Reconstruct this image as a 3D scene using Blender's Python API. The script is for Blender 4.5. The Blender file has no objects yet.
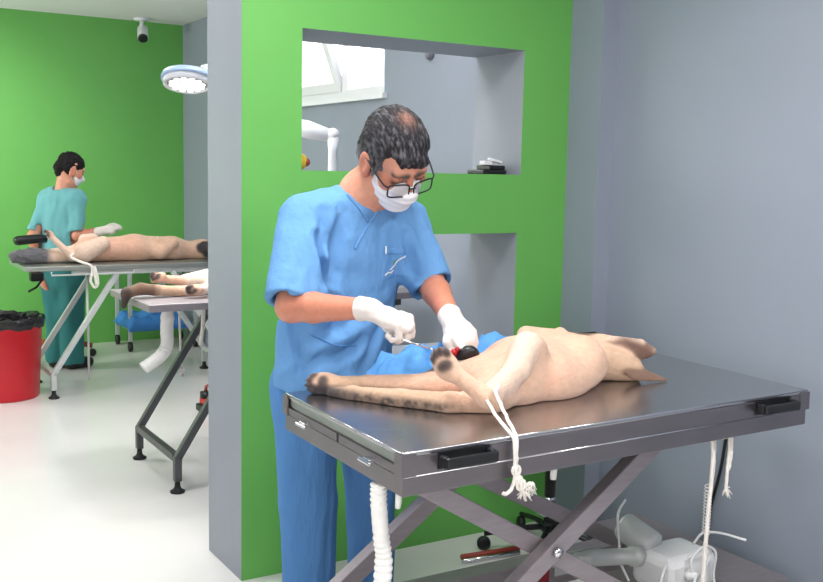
import bpy, bmesh, math, random
import numpy as np
from mathutils import Vector, Matrix
from mathutils.bvhtree import BVHTree
random.seed(4); RNG = np.random.default_rng(4)
SC = bpy.context.scene
COL = SC.collection
V = Vector

# ------------------------------------------------------------------ helpers
def lin(r, g, b):
    f = lambda c: (c/255/12.92 if c/255 <= .04045 else ((c/255+.055)/1.055)**2.4)
    return (f(r), f(g), f(b))

def mat(name, rgb, rough=.5, metal=0., spec=.5, var=.0, vscale=20., bump=0., bscale=60., stretch=(1,1,1),
        attr=False, coat=0., emit=None, estr=0., trans=0., sss=0., alpha=1., sheen=0., rvar=0., bdist=.01):
    m = bpy.data.materials.new(name); m.use_nodes = True
    nt = m.node_tree; N = nt.nodes; L = nt.links
    b = N['Principled BSDF']
    b.inputs['Roughness'].default_value = rough
    b.inputs['Metallic'].default_value = metal
    b.inputs['Specular IOR Level'].default_value = spec
    b.inputs['Coat Weight'].default_value = coat
    b.inputs['Transmission Weight'].default_value = trans
    b.inputs['Sheen Weight'].default_value = sheen
    b.inputs['Alpha'].default_value = alpha
    if sss:
        b.inputs['Subsurface Weight'].default_value = sss
        b.inputs['Subsurface Radius'].default_value = (.01, .004, .002)
        b.inputs['Subsurface Scale'].default_value = 1.
    c = lin(*rgb) if rgb else (1, 1, 1)
    tc = N.new('ShaderNodeTexCoord'); mp = N.new('ShaderNodeMapping')
    mp.inputs['Scale'].default_value = stretch
    L.new(tc.outputs['Object'], mp.inputs['Vector'])
    src = None
    if attr:
        a = N.new('ShaderNodeAttribute'); a.attribute_name = 'Col'; src = a.outputs['Color']
    if var > 0 or attr:
        no = N.new('ShaderNodeTexNoise'); no.inputs['Scale'].default_value = vscale
        no.inputs['Detail'].default_value = 5; no.inputs['Roughness'].default_value = .62
        L.new(mp.outputs['Vector'], no.inputs['Vector'])
        r = N.new('ShaderNodeMapRange')
        r.inputs['From Min'].default_value = .3; r.inputs['From Max'].default_value = .7
        r.inputs['To Min'].default_value = 1-var; r.inputs['To Max'].default_value = 1+var
        L.new(no.outputs['Fac'], r.inputs['Value'])
        mx = N.new('ShaderNodeVectorMath'); mx.operation = 'SCALE'
        if src: L.new(src, mx.inputs[0])
        else: mx.inputs[0].default_value = c
        L.new(r.outputs['Result'], mx.inputs['Scale'])
        L.new(mx.outputs['Vector'], b.inputs['Base Color'])
    else:
        b.inputs['Base Color'].default_value = (*c, 1)
    if rvar > 0:
        no2 = N.new('ShaderNodeTexNoise'); no2.inputs['Scale'].default_value = vscale*.5
        L.new(mp.outputs['Vector'], no2.inputs['Vector'])
        r2 = N.new('ShaderNodeMapRange')
        r2.inputs['From Min'].default_value = .3; r2.inputs['From Max'].default_value = .7
        r2.inputs['To Min'].default_value = max(0, rough-rvar); r2.inputs['To Max'].default_value = rough+rvar
        L.new(no2.outputs['Fac'], r2.inputs['Value']); L.new(r2.outputs['Result'], b.inputs['Roughness'])
    if bump > 0:
        nb = N.new('ShaderNodeTexNoise'); nb.inputs['Scale'].default_value = bscale
        nb.inputs['Detail'].default_value = 4
        L.new(mp.outputs['Vector'], nb.inputs['Vector'])
        bu = N.new('ShaderNodeBump'); bu.inputs['Strength'].default_value = bump; bu.inputs['Distance'].default_value = bdist
        L.new(nb.outputs['Fac'], bu.inputs['Height']); L.new(bu.outputs['Normal'], b.inputs['Normal'])
    if emit:
        b.inputs['Emission Color'].default_value = (*lin(*emit), 1); b.inputs['Emission Strength'].default_value = estr
    return m

class MB:
    """collects shapes (world coordinates) for ONE mesh"""
    def __init__(s): s.bm = bmesh.new(); s.mi = 0
    def _fin(s, faces):
        for f in faces: f.material_index = s.mi
    def box(s, x0, x1, y0, y1, z0, z1, M=None, bev=0):
        g = bmesh.ops.create_cube(s.bm, size=1)['verts']
        for v in g:
            v.co = V(((x0+x1)/2+v.co.x*(x1-x0), (y0+y1)/2+v.co.y*(y1-y0), (z0+z1)/2+v.co.z*(z1-z0)))
        fs = {f for v in g for f in v.link_faces}; s._fin(fs)
        if bev:
            r = bmesh.ops.bevel(s.bm, geom=list({e for v in g for e in v.link_edges}), offset=bev, segments=2, affect='EDGES', profile=.5)
            g = list({v for f in r['faces'] for v in f.verts} | {v for v in g if v.is_valid}); s._fin(r['faces'])
        if M: bmesh.ops.transform(s.bm, matrix=M, verts=g)
        return s
    def beam(s, a, b, w, h, up=(0, 0, 1), bev=.003):
        a, b = V(a), V(b); d = (b-a); L = d.length; d.normalize()
        u = V(up); u = (u-d*u.dot(d)).normalized(); r = d.cross(u)
        M = Matrix((( d.x, r.x, u.x, (a.x+b.x)/2), (d.y, r.y, u.y, (a.y+b.y)/2), (d.z, r.z, u.z, (a.z+b.z)/2), (0, 0, 0, 1)))
        return s.box(-L/2, L/2, -w/2, w/2, -h/2, h/2, M, bev)
    def tube(s, pts, r, seg=10, fl=None, closed=False):
        pts = [V(p) for p in pts]; n = len(pts)
        rs = r if isinstance(r, (list, tuple)) else [r]*n
        rings = []; pu = None
        for i, p in enumerate(pts):
            if closed: t = pts[(i+1) % n]-pts[i-1]
            else: t = pts[min(i+1, n-1)]-pts[max(i-1, 0)]
            t.normalize()
            if pu is None:
                pu = V((0, 0, 1)) if abs(t.z) < .9 else V((1, 0, 0))
                if fl: pu = V(fl)
            u = (pu-t*pu.dot(t)).normalized(); w = t.cross(u); pu = u
            rings.append([s.bm.verts.new(p+(u*math.cos(k*2*math.pi/seg)*(.35 if fl else 1)+w*math.sin(k*2*math.pi/seg))*rs[i]) for k in range(seg)])
        fs = []
        m = n if closed else n-1
        for i in range(m):
            A, B = rings[i], rings[(i+1) % n]
            for k in range(seg):
                fs.append(s.bm.faces.new((A[k], A[(k+1) % seg], B[(k+1) % seg], B[k])))
        if not closed:
            fs.append(s.bm.faces.new(rings[0][::-1])); fs.append(s.bm.faces.new(rings[-1]))
        for f in fs: f.smooth = True
        s._fin(fs); return s
    def cyl(s, a, b, ra, rb=None, seg=24):
        rb = ra if rb is None else rb
        s.tube([a, b], [ra, rb], seg); return s
    def lathe(s, prof, c, ax=(0, 0, 1), seg=32):
        ax = V(ax).normalized(); q = V((1, 0, 0)) if abs(ax.x) < .8 else V((0, 1, 0))
        u = (q-ax*q.dot(ax)).normalized(); w = ax.cross(u); c = V(c)
        rings = [[s.bm.verts.new(c+ax*z+(u*math.cos(k*2*math.pi/seg)+w*math.sin(k*2*math.pi/seg))*max(r, 1e-4)) for k in range(seg)] for r, z in prof]
        fs = []
        for A, B in zip(rings, rings[1:]):
            for k in range(seg): fs.append(s.bm.faces.new((A[k], A[(k+1) % seg], B[(k+1) % seg], B[k])))
        fs.append(s.bm.faces.new(rings[0][::-1])); fs.append(s.bm.faces.new(rings[-1]))
        for f in fs: f.smooth = True
        s._fin(fs); return s
    def ball(s, c, r, sub=2):
        r = (r, r, r) if not isinstance(r, (tuple, list)) else r
        g = bmesh.ops.create_icosphere(s.bm, subdivisions=sub, radius=1)['verts']
        for v in g: v.co = V((c[0]+v.co.x*r[0], c[1]+v.co.y*r[1], c[2]+v.co.z*r[2]))
        fs = {f for v in g for f in v.link_faces}
        for f in fs: f.smooth = True
        s._fin(fs); return s
    def prism(s, poly, d):
        d = V(d); A = [s.bm.verts.new(V(p)) for p in poly]; B = [s.bm.verts.new(V(p)+d) for p in poly]
        n = len(poly); fs = [s.bm.faces.new(A[::-1]), s.bm.faces.new(B)]
        for k in range(n): fs.append(s.bm.faces.new((A[k], A[(k+1) % n], B[(k+1) % n], B[k])))
        s._fin(fs); return s

ROOTM = {}
def _inv(parent):
    p = parent
    while p.parent: p = p.parent
    return ROOTM.get(p.name, Matrix.Identity(4)).inverted()

def link(name, me, mats, parent=None, label=None):
    o = bpy.data.objects.new(name, me); COL.objects.link(o)
    for m in (mats if isinstance(mats, (list, tuple)) else [mats]): me.materials.append(m)
    if parent:
        me.transform(_inv(parent)); o.parent = parent
    if label: o['label'] = label
    return o

def obj(name, mb, mats, parent=None, label=None, smooth_angle=None):
    bmesh.ops.recalc_face_normals(mb.bm, faces=mb.bm.faces)
    me = bpy.data.meshes.new(name); mb.bm.to_mesh(me); mb.bm.free()
    return link(name, me, mats, parent, label)

def tag(o, label, cat, group=None, kind=None):
    o['label'] = label; o['category'] = cat
    if group: o['group'] = group
    if kind: o['kind'] = kind
    return o

def thing(name, label, cat, loc=(0, 0, 0), rz=0., group=None):
    o = bpy.data.objects.new(name, None); COL.objects.link(o)
    o.empty_display_size = .1
    o.location = loc; o.rotation_euler = (0, 0, rz)
    ROOTM[o.name] = Matrix.Translation(V(loc)) @ Matrix.Rotation(rz, 4, 'Z')
    return tag(o, label, cat, group)

def struct(name, mb, mats):
    o = obj(name, mb, mats); o['kind'] = 'structure'; return o

# ---------------------------------------------------------- signed-distance modeller
def _hash(i, j, k):
    h = (i.astype(np.int64)*374761393+j.astype(np.int64)*668265263+k.astype(np.int64)*2147483647) & 0xffffffff
    h = ((h ^ (h >> 13))*1274126177) & 0xffffffff
    return ((h ^ (h >> 16)) & 0xffff)/32767.5-1.
def vnoise(p):
    f = np.floor(p); t = p-f; t = t*t*(3-2*t); f = f.astype(np.int64)
    r = 0
    for a in (0, 1):
        for b in (0, 1):
            for c in (0, 1):
                w = (t[..., 0] if a else 1-t[..., 0])*(t[..., 1] if b else 1-t[..., 1])*(t[..., 2] if c else 1-t[..., 2])
                r = r+w*_hash(f[..., 0]+a, f[..., 1]+b, f[..., 2]+c)
    return r

class SDF:
    def __init__(s): s.p = []; s.post = None
    def cap(s, a, b, ra, rb=None, k=.02, c=None, fl=None, fs=1., cut=None, op='add'):
        rb = ra if rb is None else rb
        a, b = np.array(a, float), np.array(b, float); R = max(ra, rb)*max(fs, 1)
        n = None if fl is None else np.array(fl, float)/np.linalg.norm(fl)
        def d(P):
            ab = b-a; t = np.clip(((P-a)@ab)/max(ab@ab, 1e-12), 0, 1)
            q = P-a-t[..., None]*ab
            if n is not None:
                q = q+(q@n)[..., None]*n*(1/fs-1)
            r = ra+(rb-ra)*t
            dd = np.sqrt((q*q).sum(-1))-r
            if n is not None: dd = dd*min(fs, 1)
            if cut is not None:
                for (cp, cn) in cut: dd = np.maximum(dd, (P-np.array(cp))@(np.array(cn, float)/np.linalg.norm(cn)))
            return dd
        s.p.append((np.minimum(a, b)-R, np.maximum(a, b)+R, d, k, c, op)); return s
    def chain(s, pts, rs, k=.02, c=None, **kw):
        for i in range(len(pts)-1): s.cap(pts[i], pts[i+1], rs[i], rs[i+1], k if i == 0 else min(k, .012), c if not isinstance(c, list) else c[i], **kw)
        return s
    def ell(s, ce, r, R=None, k=.02, c=None, cut=None, op='add'):
        ce = np.array(ce, float); r = np.array(r, float); M = np.eye(3) if R is None else np.array(R, float)
        def d(P):
            q = (P-ce)@M.T
            k0 = np.sqrt(((q/r)**2).sum(-1)); k1 = np.sqrt(((q/(r*r))**2).sum(-1))+1e-9
            dd = k0*(k0-1)/k1
            if cut is not None:
                for (cp, cn) in cut: dd = np.maximum(dd, (P-np.array(cp))@(np.array(cn, float)/np.linalg.norm(cn)))
            return dd
        m = r.max(); s.p.append((ce-m, ce+m, d, k, c, op)); return s
    def half(s, cp, cn):                       # keep (p-cp).n < 0
        cn = np.array(cn, float)/np.linalg.norm(cn); cp = np.array(cp, float)
        s.p.append((None, None, lambda P: (P-cp)@cn, .004, None, 'cut')); return s
    def mesh(s, h, base=None, smooth=0):
        lo = np.min([p[0] for p in s.p if p[5] == 'add'], 0)-3*h-.012; hi = np.max([p[1] for p in s.p if p[5] == 'add'], 0)+3*h+.012
        n = np.ceil((hi-lo)/h).astype(int)+1
        ax = [lo[i]+h*np.arange(n[i]) for i in range(3)]
        D = np.full(n, 1.0, np.float64)
        for (a, b, d, k, c, op) in s.p:
            if a is None: sl = (slice(None),)*3
            else:
                m = k+2*h+.02
                i0 = np.clip(np.floor((a-m-lo)/h).astype(int), 0, n); i1 = np.clip(np.ceil((b+m-lo)/h).astype(int)+1, 0, n)
                if (i1 <= i0).any(): continue
                sl = tuple(slice(i0[i], i1[i]) for i in range(3))
            P = np.stack(np.meshgrid(*[ax[i][sl[i]] for i in range(3)], indexing='ij'), -1)
            dd = d(P); cur = D[sl]
            if op == 'add':
                hh = np.maximum(k-np.abs(cur-dd), 0)/max(k, 1e-6); D[sl] = np.minimum(cur, dd)-hh*hh*k*.25
            elif op == 'sub':
                hh = np.maximum(k-np.abs(cur+dd), 0)/max(k, 1e-6); D[sl] = np.maximum(cur, -dd)+hh*hh*k*.25
            else: D[sl] = np.maximum(cur, dd)
        if s.post is not None:
            near = np.abs(D) < 6*h+.02
            I = np.nonzero(near)
            P = np.stack([ax[i][I[i]] for i in range(3)], -1)
            D[near] = s.post(P, D[near])
        verts, quads = surface_nets(D, lo, h)
        me = bpy.data.meshes.new('m'); me.from_pydata(verts.tolist(), [], quads.tolist())
        if smooth:
            bm = bmesh.new(); bm.from_mesh(me)
            for _ in range(smooth): bmesh.ops.smooth_vert(bm, verts=bm.verts, factor=.5, use_axis_x=True, use_axis_y=True, use_axis_z=True)
            bm.to_mesh(me); bm.free()
        me.polygons.foreach_set('use_smooth', [True]*len(me.polygons))
        if base is not None:
            W = np.zeros(len(verts)); C = np.zeros((len(verts), 3))
            for (a, b, d, k, c, op) in s.p:
                if op != 'add' or a is None: continue
                w = np.exp(-np.clip(d(verts), -.0015, 1)/.0022)*(6. if (c is not None and sum(c) < .22) else 1.); W += w; C += w[:, None]*np.array(c if c is not None else base)
            C = C/np.maximum(W, 1e-9)[:, None]
            if s.tint is not None: C = s.tint(verts, C)
            at = me.color_attributes.new('Col', 'FLOAT_COLOR', 'POINT')
            at.data.foreach_set('color', np.c_[C, np.ones(len(C))].astype(np.float32).ravel())
        return me
    tint = None

def surface_nets(D, lo, h):
    S = D < 0; n = np.array(D.shape); c = n-1
    cnt = np.zeros(c, int)
    for a in (0, 1):
        for b in (0, 1):
            for d in (0, 1): cnt += S[a:a+c[0], b:b+c[1], d:d+c[2]]
    mask = (cnt > 0) & (cnt < 8)
    idx = -np.ones(c, int); I = np.array(np.nonzero(mask)); m = I.shape[1]; idx[mask] = np.arange(m)
    acc = np.zeros((m, 3)); num = np.zeros(m)
    for axn in range(3):
        o = [k for k in range(3) if k != axn]
        for p in (0, 1):
            for q in (0, 1):
                ca = [0, 0, 0]; ca[o[0]] = p; ca[o[1]] = q; cb = list(ca); cb[axn] = 1
                va = D[I[0]+ca[0], I[1]+ca[1], I[2]+ca[2]]; vb = D[I[0]+cb[0], I[1]+cb[1], I[2]+cb[2]]
                x = (va < 0) != (vb < 0); t = np.where(x, va/np.where(x, va-vb, 1), 0)
                pos = np.array(ca)[None, :]+t[:, None]*(np.array(cb)-np.array(ca))[None, :]
                acc += pos*x[:, None]; num += x
    verts = lo+(I.T+acc/np.maximum(num, 1)[:, None])*h
    quads = []
    for axn in range(3):
        o = [(axn+1) % 3, (axn+2) % 3]
        sl0 = [slice(1, -1)]*3; sl1 = [slice(1, -1)]*3
        sl0[axn] = slice(0, -1); sl1[axn] = slice(1, None)
        A, B = S[tuple(sl0)], S[tuple(sl1)]
        for flip in (0, 1):
            J = np.array(np.nonzero((A & ~B) if not flip else (~A & B)))
            J = J+np.array([[0 if k == axn else 1] for k in range(3)])
            def cell(p, q):
                K = J.copy(); K[o[0]] -= p; K[o[1]] -= q; return idx[K[0], K[1], K[2]]
            qd = np.stack([cell(1, 1), cell(0, 1), cell(0, 0), cell(1, 0)], 1)
            quads.append(qd[:, ::-1] if flip else qd)
    return verts, np.concatenate(quads)
# ------------------------------------------------------------------ camera
F = 1001.1; yaw, pitch, roll = [math.radians(a) for a in (31.14, 6.729, 1.1876)]; HC = 1.52
cy, sy, cp, sp = math.cos(yaw), math.sin(yaw), math.cos(pitch), math.sin(pitch)
fw = V((sy*cp, cy*cp, -sp)); rt = V((cy, -sy, 0)); up = rt.cross(fw)
r_ = rt*math.cos(roll)+up*math.sin(roll); u_ = up*math.cos(roll)-rt*math.sin(roll)
cam = bpy.data.cameras.new('camera'); co = bpy.data.objects.new('camera', cam); COL.objects.link(co)
co.matrix_world = Matrix(((r_.x, u_.x, -fw.x, 0), (r_.y, u_.y, -fw.y, 0), (r_.z, u_.z, -fw.z, HC), (0, 0, 0, 1)))
cam.sensor_width = 36; cam.lens = F/823*36; cam.clip_start = .05
SC.camera = co

# ------------------------------------------------------------------ materials
M_green = mat('green_paint', (102, 176, 84), .5, var=.02, vscale=3, bump=.02, bscale=180)
M_grey = mat('grey_paint', (142, 148, 157), .5, var=.02, vscale=3, bump=.02, bscale=180)
M_dgrey = mat('slate_paint', (142, 149, 163), .5, var=.02, vscale=3, bump=.02, bscale=180)
M_white = mat('ceiling_paint', (222, 220, 220), .8)
M_floor = mat('epoxy_floor', (222, 220, 217), .16, spec=.5, var=.025, vscale=2.2, rvar=.06)
M_steel = mat('brushed_steel', (136, 130, 133), .42, metal=1., var=.05, vscale=6, stretch=(1, 4, 4), rvar=.03)
M_steeltop = mat('worn_steel_top', (186, 185, 188), .25, metal=1., var=.03, vscale=3, rvar=.03)
M_steelpale = mat('pale_steel_edge', (166, 170, 164), .45, metal=1.)
M_steeldk = mat('dull_steel', (158, 150, 154), .52, metal=.75, var=.08, vscale=12, stretch=(1, 6, 6))
M_chrome = mat('chrome', (215, 215, 218), .15, metal=1.)
M_wmetal = mat('pale_painted_metal', (196, 200, 198), .4, metal=.2)
M_dmetal = mat('charcoal_painted_metal', (84, 86, 88), .4, metal=.5)
M_black = mat('black_plastic', (20, 21, 24), .38)
M_rubber = mat('black_rubber', (22, 22, 25), .7)
M_red = mat('red_plastic', (208, 14, 34), .35, spec=.5)
M_bag = mat('black_bin_bag', (22, 20, 24), .25, bump=.8, bscale=40)
M_redbrown = mat('red_brown_paint', (150, 58, 48), .5)
M_wplastic = mat('white_plastic', (226, 226, 226), .35)
M_cord = mat('white_cord', (238, 232, 224), .8, var=.08, vscale=60, bump=.5, bscale=300)
M_tape = mat('white_tape', (236, 234, 230), .6, var=.04, vscale=40)
M_drape = mat('blue_drape', (88, 152, 214), .85, bump=.4, bscale=22, bdist=.02)
M_drapebg = mat('bright_blue_drape', (62, 132, 205), .7, bump=.3, bscale=40)
M_glass = mat('lamp_glass', (240, 244, 250), .05)
M_led = mat('led', (255, 252, 244), .3, emit=(255, 250, 240), estr=2.2)
M_panel = mat('light_diffuser', (255, 255, 255), .5, emit=(250, 250, 255), estr=5.0)
M_blood = mat('blood', (170, 20, 28), .25)

# ------------------------------------------------------------------ setting
XW, CZ, YB = 2.883, 2.76, 8.733
XL, YF = -1.0, -2.6
struct('floor', MB().box(XL-.2, 3.1, YF-.2, 8.95, -.12, 0), M_floor)
struct('ceiling', MB().box(XL-.2, 3.1, YF-.2, 8.95, CZ, CZ+.12), M_white)
struct('wall_back', MB().box(XL-.2, 3.08, YB, YB+.15, 0, CZ), M_green)
# right wall with a window opening towards the rear
wy0, wy1, wz0, wz1 = 5.12, 7.1, 1.975, 2.52
w = MB(); w.box(XW, XW+.2, YF, wy0, 0, CZ); w.box(XW, XW+.2, wy1, YB, 0, CZ)
w.box(XW, XW+.2, wy0, wy1, 0, wz0); w.box(XW, XW+.2, wy0, wy1, wz1, CZ)
struct('wall_right', w, M_dgrey)
struct('trim_1', MB().box(2.80, XW, 3.172, 3.95, 0, CZ), M_dgrey)
# left wall with two tall windows beside and behind the camera, wall behind the camera
lw = MB(); ys = [(-1.6, 1.2), (7.2, 8.45)]; zz = (.85, 2.05)
prev = YF
for (a, b) in ys:
    lw.box(XL-.2, XL, prev, a, 0, CZ); lw.box(XL-.2, XL, a, b, 0, zz[0]); lw.box(XL-.2, XL, a, b, zz[1], CZ); prev = b
lw.box(XL-.2, XL, prev, YB, 0, CZ)
struct('wall_left', lw, M_grey)
struct('wall_front', MB().box(XL-.2, 3.08, YF-.2, YF, 0, CZ), M_grey)
# partition: green face, grey ends and grey reveals of the two openings
PX0, PX1, PY0, PY1 = 1.323, 2.80, 3.37, 3.72
ux0, ux1, uz0, uz1 = 1.555, 2.556, 1.521, 2.03
lx0, lx1, lz0, lz1 = 1.555, 2.546, .77, 1.279
bm = bmesh.new()
xs = sorted({PX0, ux0, lx1, ux1, PX1}); zs = sorted({0, lz0, lz1, uz0, uz1, CZ})
hole = lambda x, z: (ux0 < x < ux1 and uz0 < z < uz1) or (lx0 < x < lx1 and lz0 < z < lz1)
def cellsolid(i, k):
    if not (0 <= i < len(xs)-1 and 0 <= k < len(zs)-1): return False
    return not hole((xs[i]+xs[i+1])/2, (zs[k]+zs[k+1])/2)
vc = {}
def vv(x, y, z):
    key = (round(x, 4), round(y, 4), round(z, 4))
    if key not in vc: vc[key] = bm.verts.new(key)
    return vc[key]
for i in range(len(xs)-1):
    for k in range(len(zs)-1):
        if not cellsolid(i, k): continue
        x0, x1, z0, z1 = xs[i], xs[i+1], zs[k], zs[k+1]
        f = bm.faces.new([vv(x0, PY0, z0), vv(x1, PY0, z0), vv(x1, PY0, z1), vv(x0, PY0, z1)]); f.material_index = 1
        bm.faces.new([vv(x0, PY1, z0), vv(x0, PY1, z1), vv(x1, PY1, z1), vv(x1, PY1, z0)])
        for (di, dk, A, B) in ((-1, 0, (x0, z0), (x0, z1)), (1, 0, (x1, z1), (x1, z0)), (0, -1, (x1, z0), (x0, z0)), (0, 1, (x0, z1), (x1, z1))):
            if not cellsolid(i+di, k+dk):
                bm.faces.new([vv(A[0], PY0, A[1]), vv(A[0], PY1, A[1]), vv(B[0], PY1, B[1]), vv(B[0], PY0, B[1])])
mb = MB(); mb.bm.free(); mb.bm = bm
struct('wall_partition', mb, [M_grey, M_green])

# window in the right wall: frame, fixed pane, bottom-hung sash tilted into the room
M_frame = mat('white_window_frame', (235, 236, 238), .4)
M_pane = bpy.data.materials.new('window_pane'); M_pane.use_nodes = True
_n = M_pane.node_tree; _n.nodes.clear()
_o = _n.nodes.new('ShaderNodeOutputMaterial'); _mx = _n.nodes.new('ShaderNodeMixShader'); _t = _n.nodes.new('ShaderNodeBsdfTransparent'); _g = _n.nodes.new('ShaderNodeBsdfGlossy')
_g.inputs['Roughness'].default_value = .02; _mx.inputs[0].default_value = .06
_n.links.new(_t.outputs[0], _mx.inputs[1]); _n.links.new(_g.outputs[0], _mx.inputs[2]); _n.links.new(_mx.outputs[0], _o.inputs[0])
wf = MB(); fx0, fx1 = XW+.02, XW+.09; t = .05
wf.box(fx0, fx1, wy0, wy0+t, wz0, wz1); wf.box(fx0, fx1, wy1-t, wy1, wz0, wz1)
wf.box(fx0, fx1, wy0+t, wy1-t, wz0, wz0+t); wf.box(fx0, fx1, wy0+t, wy1-t, wz1-t, wz1)
wf.box(fx0, fx1, 5.62, 5.70, wz0+t, wz1-t)
win = struct('window_1', wf, M_frame)
obj('pane', MB().box(XW+.05, XW+.056, wy0+t, 5.62, wz0+t, wz1-t), M_pane, win)
sa = MB(); Mr = Matrix.Translation(V((XW+.03, 0, wz0+t))) @ Matrix.Rotation(math.radians(-20), 4, 'Y')
H = wz1-wz0-2*t
for a in ((5.70, 5.76, 0, H), (wy1-t-.06, wy1-t, 0, H), (5.76, wy1-t-.06, 0, .06), (5.76, wy1-t-.06, H-.06, H)):
    sa.box(-.02, .02, *a, M=Mr)
sash = obj('sash', sa, M_frame, win)
obj('pane', MB().box(-.004, .004, 5.76, wy1-t-.06, .06, H-.06, M=Mr), M_pane, sash)
struct('window_sill', MB().box(XW-.03, XW+.02, wy0-.03, wy1+.03, wz0-.03, wz0), M_frame)
# left windows (beside / behind the camera)
for n, (a, b) in enumerate(ys):
    f = MB()
    for q in ((a, a+.06, *zz), (b-.06, b, *zz), (a+.06, b-.06, zz[0], zz[0]+.06), (a+.06, b-.06, zz[1]-.06, zz[1]), ((a+b)/2-.04, (a+b)/2+.04, zz[0]+.06, zz[1]-.06)):
        f.box(XL-.12, XL-.05, *q)
    wo = struct('window_%d' % (n+2), f, M_frame)
    obj('pane', MB().box(XL-.09, XL-.084, a+.06, b-.06, zz[0]+.06, zz[1]-.06), M_pane, wo)

# ------------------------------------------------------------------ light
wd = bpy.data.worlds.new('daylight'); SC.world = wd; wd.use_nodes = True
wd.node_tree.nodes['Background'].inputs['Color'].default_value = (1., .99, .98, 1)
wd.node_tree.nodes['Background'].inputs['Strength'].default_value = 2.4
def area(name, loc, size, energy, color, target):
    l = bpy.data.lights.new(name, 'AREA'); l.shape = 'RECTANGLE'; l.size, l.size_y = size; l.energy = energy; l.color = color
    o = bpy.data.objects.new(name, l); COL.objects.link(o); o.location = loc
    o.rotation_euler = (V(target)-V(loc)).to_track_quat('-Z', 'Y').to_euler(); return o
for n, (a, b) in enumerate(ys):          # daylight entering through the two left windows
    area('window_daylight', (XL-.25, (a+b)/2, 1.55), (b-a-.15, 1.1), [34, 55][n], (1, .97, .93), (XL+5, (a+b)/2+(1.6 if n else .8), 1.15))
area('window_daylight', (XW+.3, 6.1, 2.25), (1.8, .5), 12, (.95, .98, 1), (XW-3, 6.1, 1.))
def ceiling_light(x, y, lab, e):
    t = thing('ceiling_light', lab, 'lamp', (x, y, CZ))
    f = MB()
    for q in ((-.31, -.29, -.31, .31), (.29, .31, -.31, .31), (-.29, .29, -.31, -.29), (-.29, .29, .29, .31)): f.box(x+q[0], x+q[1], y+q[2], y+q[3], CZ-.03, CZ)
    obj('frame', f, M_wmetal, t)
    obj('diffuser', MB().box(x-.29, x+.29, y-.29, y+.29, CZ-.022, CZ-.002), M_panel, t)
    area('lamp', (x, y, CZ-.035), (.56, .56), e, (1, .985, .96), (x, y, 0))
LIGHTS = [(2.1, .5, 24), (1.25, 2.3, 17), (.1, .2, 13), (1.95, 4.25, 6), (.1, 3.9, 20), (1.15, 6.0, 13)]  # last panel is added out of view to brighten the rear dogs
for i, (x, y, e) in enumerate(LIGHTS):
    ceiling_light(x, y, 'square white ceiling light panel outside the picture, ' + ['nearest the steel table', 'nearest the green partition face', 'above the camera', 'behind the partition', 'above the left floor', 'added to brighten the rear tables from above'][i], e)
# spotlight added out of view to brighten the left of the far green wall
sl = thing('added_spotlight', 'added unseen white round spotlight brightening the left of the far green wall', 'lamp', (.35, 6.9, CZ))
obj('mount', MB().lathe([(.05, -.02), (.05, 0)], (.35, 6.9, CZ), seg=24), M_wmetal, sl)
sd_ = (V((.95, YB, 1.45))-V((.35, 6.9, CZ-.12))).normalized()
obj('can', MB().lathe([(.03, -.09), (.045, -.085), (.05, .03), (.044, .03), (.040, -.02), (.0, -.02)], V((.35, 6.9, CZ-.12)), sd_, 24), M_wmetal, sl)
obj('stem', MB().cyl((.35, 6.9, CZ-.10), (.35, 6.9, CZ-.02), .012), M_wmetal, sl)
_l = bpy.data.lights.new('added_spot_lamp', 'SPOT'); _l.energy = 85; _l.spot_size = math.radians(75); _l.spot_blend = 1; _l.shadow_soft_size = .04; _l.color = (1, .99, .95)
_ob = bpy.data.objects.new('added_spot_lamp', _l); COL.objects.link(_ob); _ob.location = V((.35, 6.9, CZ-.12))+sd_*.04; _ob.rotation_euler = sd_.to_track_quat('-Z', 'Y').to_euler()
SC.view_settings.view_transform = 'Standard'; SC.view_settings.look = 'None'
SC.view_settings.gamma = 1; SC.view_settings.use_curve_mapping = False
SC.view_settings.exposure = .5
# ------------------------------------------------------------------ steel operating table
TA = -.0085; TO = V((1.1115, 1.864, .90)); TL, TW, TZ = 1.365, .658, .90
_e1 = V((math.cos(TA), math.sin(TA), .0125)).normalized(); _e2 = V((-math.sin(TA), math.cos(TA), .0075)); _e2 = (_e2-_e1*_e1.dot(_e2)).normalized(); _e3 = _e1.cross(_e2)
TM = Matrix(((_e1.x, _e2.x, _e3.x, TO.x), (_e1.y, _e2.y, _e3.y, TO.y), (_e1.z, _e2.z, _e3.z, TO.z), (0, 0, 0, 1))) @ Matrix.Translation(V((0, 0, -.9)))   # top very slightly tilted
def TP(u, v, z): return TM @ V((u, v, z))
def ztab(x, y): return .9+.0125*(x-1.11)+.0075*(y-1.86)
ot = thing('operating_table', 'steel scissor-lift operating table in front with a tan dog on it', 'table', (1.8, 2.2, 0), TA)
b = MB()
b.box(0, TL, 0, TW, TZ-.012, TZ, TM, .003)
obj('tabletop', b, M_steeltop, ot)
b = MB()
b.box(.004, TL-.004, .021, TW-.004, TZ-.034, TZ-.0125, TM, .002)
obj('rim', b, M_steelpale, ot, 'pale polished steel rim under the table top')
b = MB(); b.box(.0, TL, .0, .02, TZ-.058, TZ-.0125, TM, .002); b.box(.006, TL-.006, .0205, TW-.006, TZ-.058, TZ-.0345, TM, .002)
b.box(-.002, .012, .03, TW*.48, TZ-.056, TZ-.036, TM, .002); b.box(-.002, .012, TW*.5, TW-.03, TZ-.056, TZ-.036, TM, .002)
obj('upper_frame', b, M_steel, ot)
b = MB(); b.box(.002, TL-.002, .002, TW-.002, TZ-.104, TZ-.0585, TM, .002)
obj('lower_frame', b, M_steel, ot)
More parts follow.
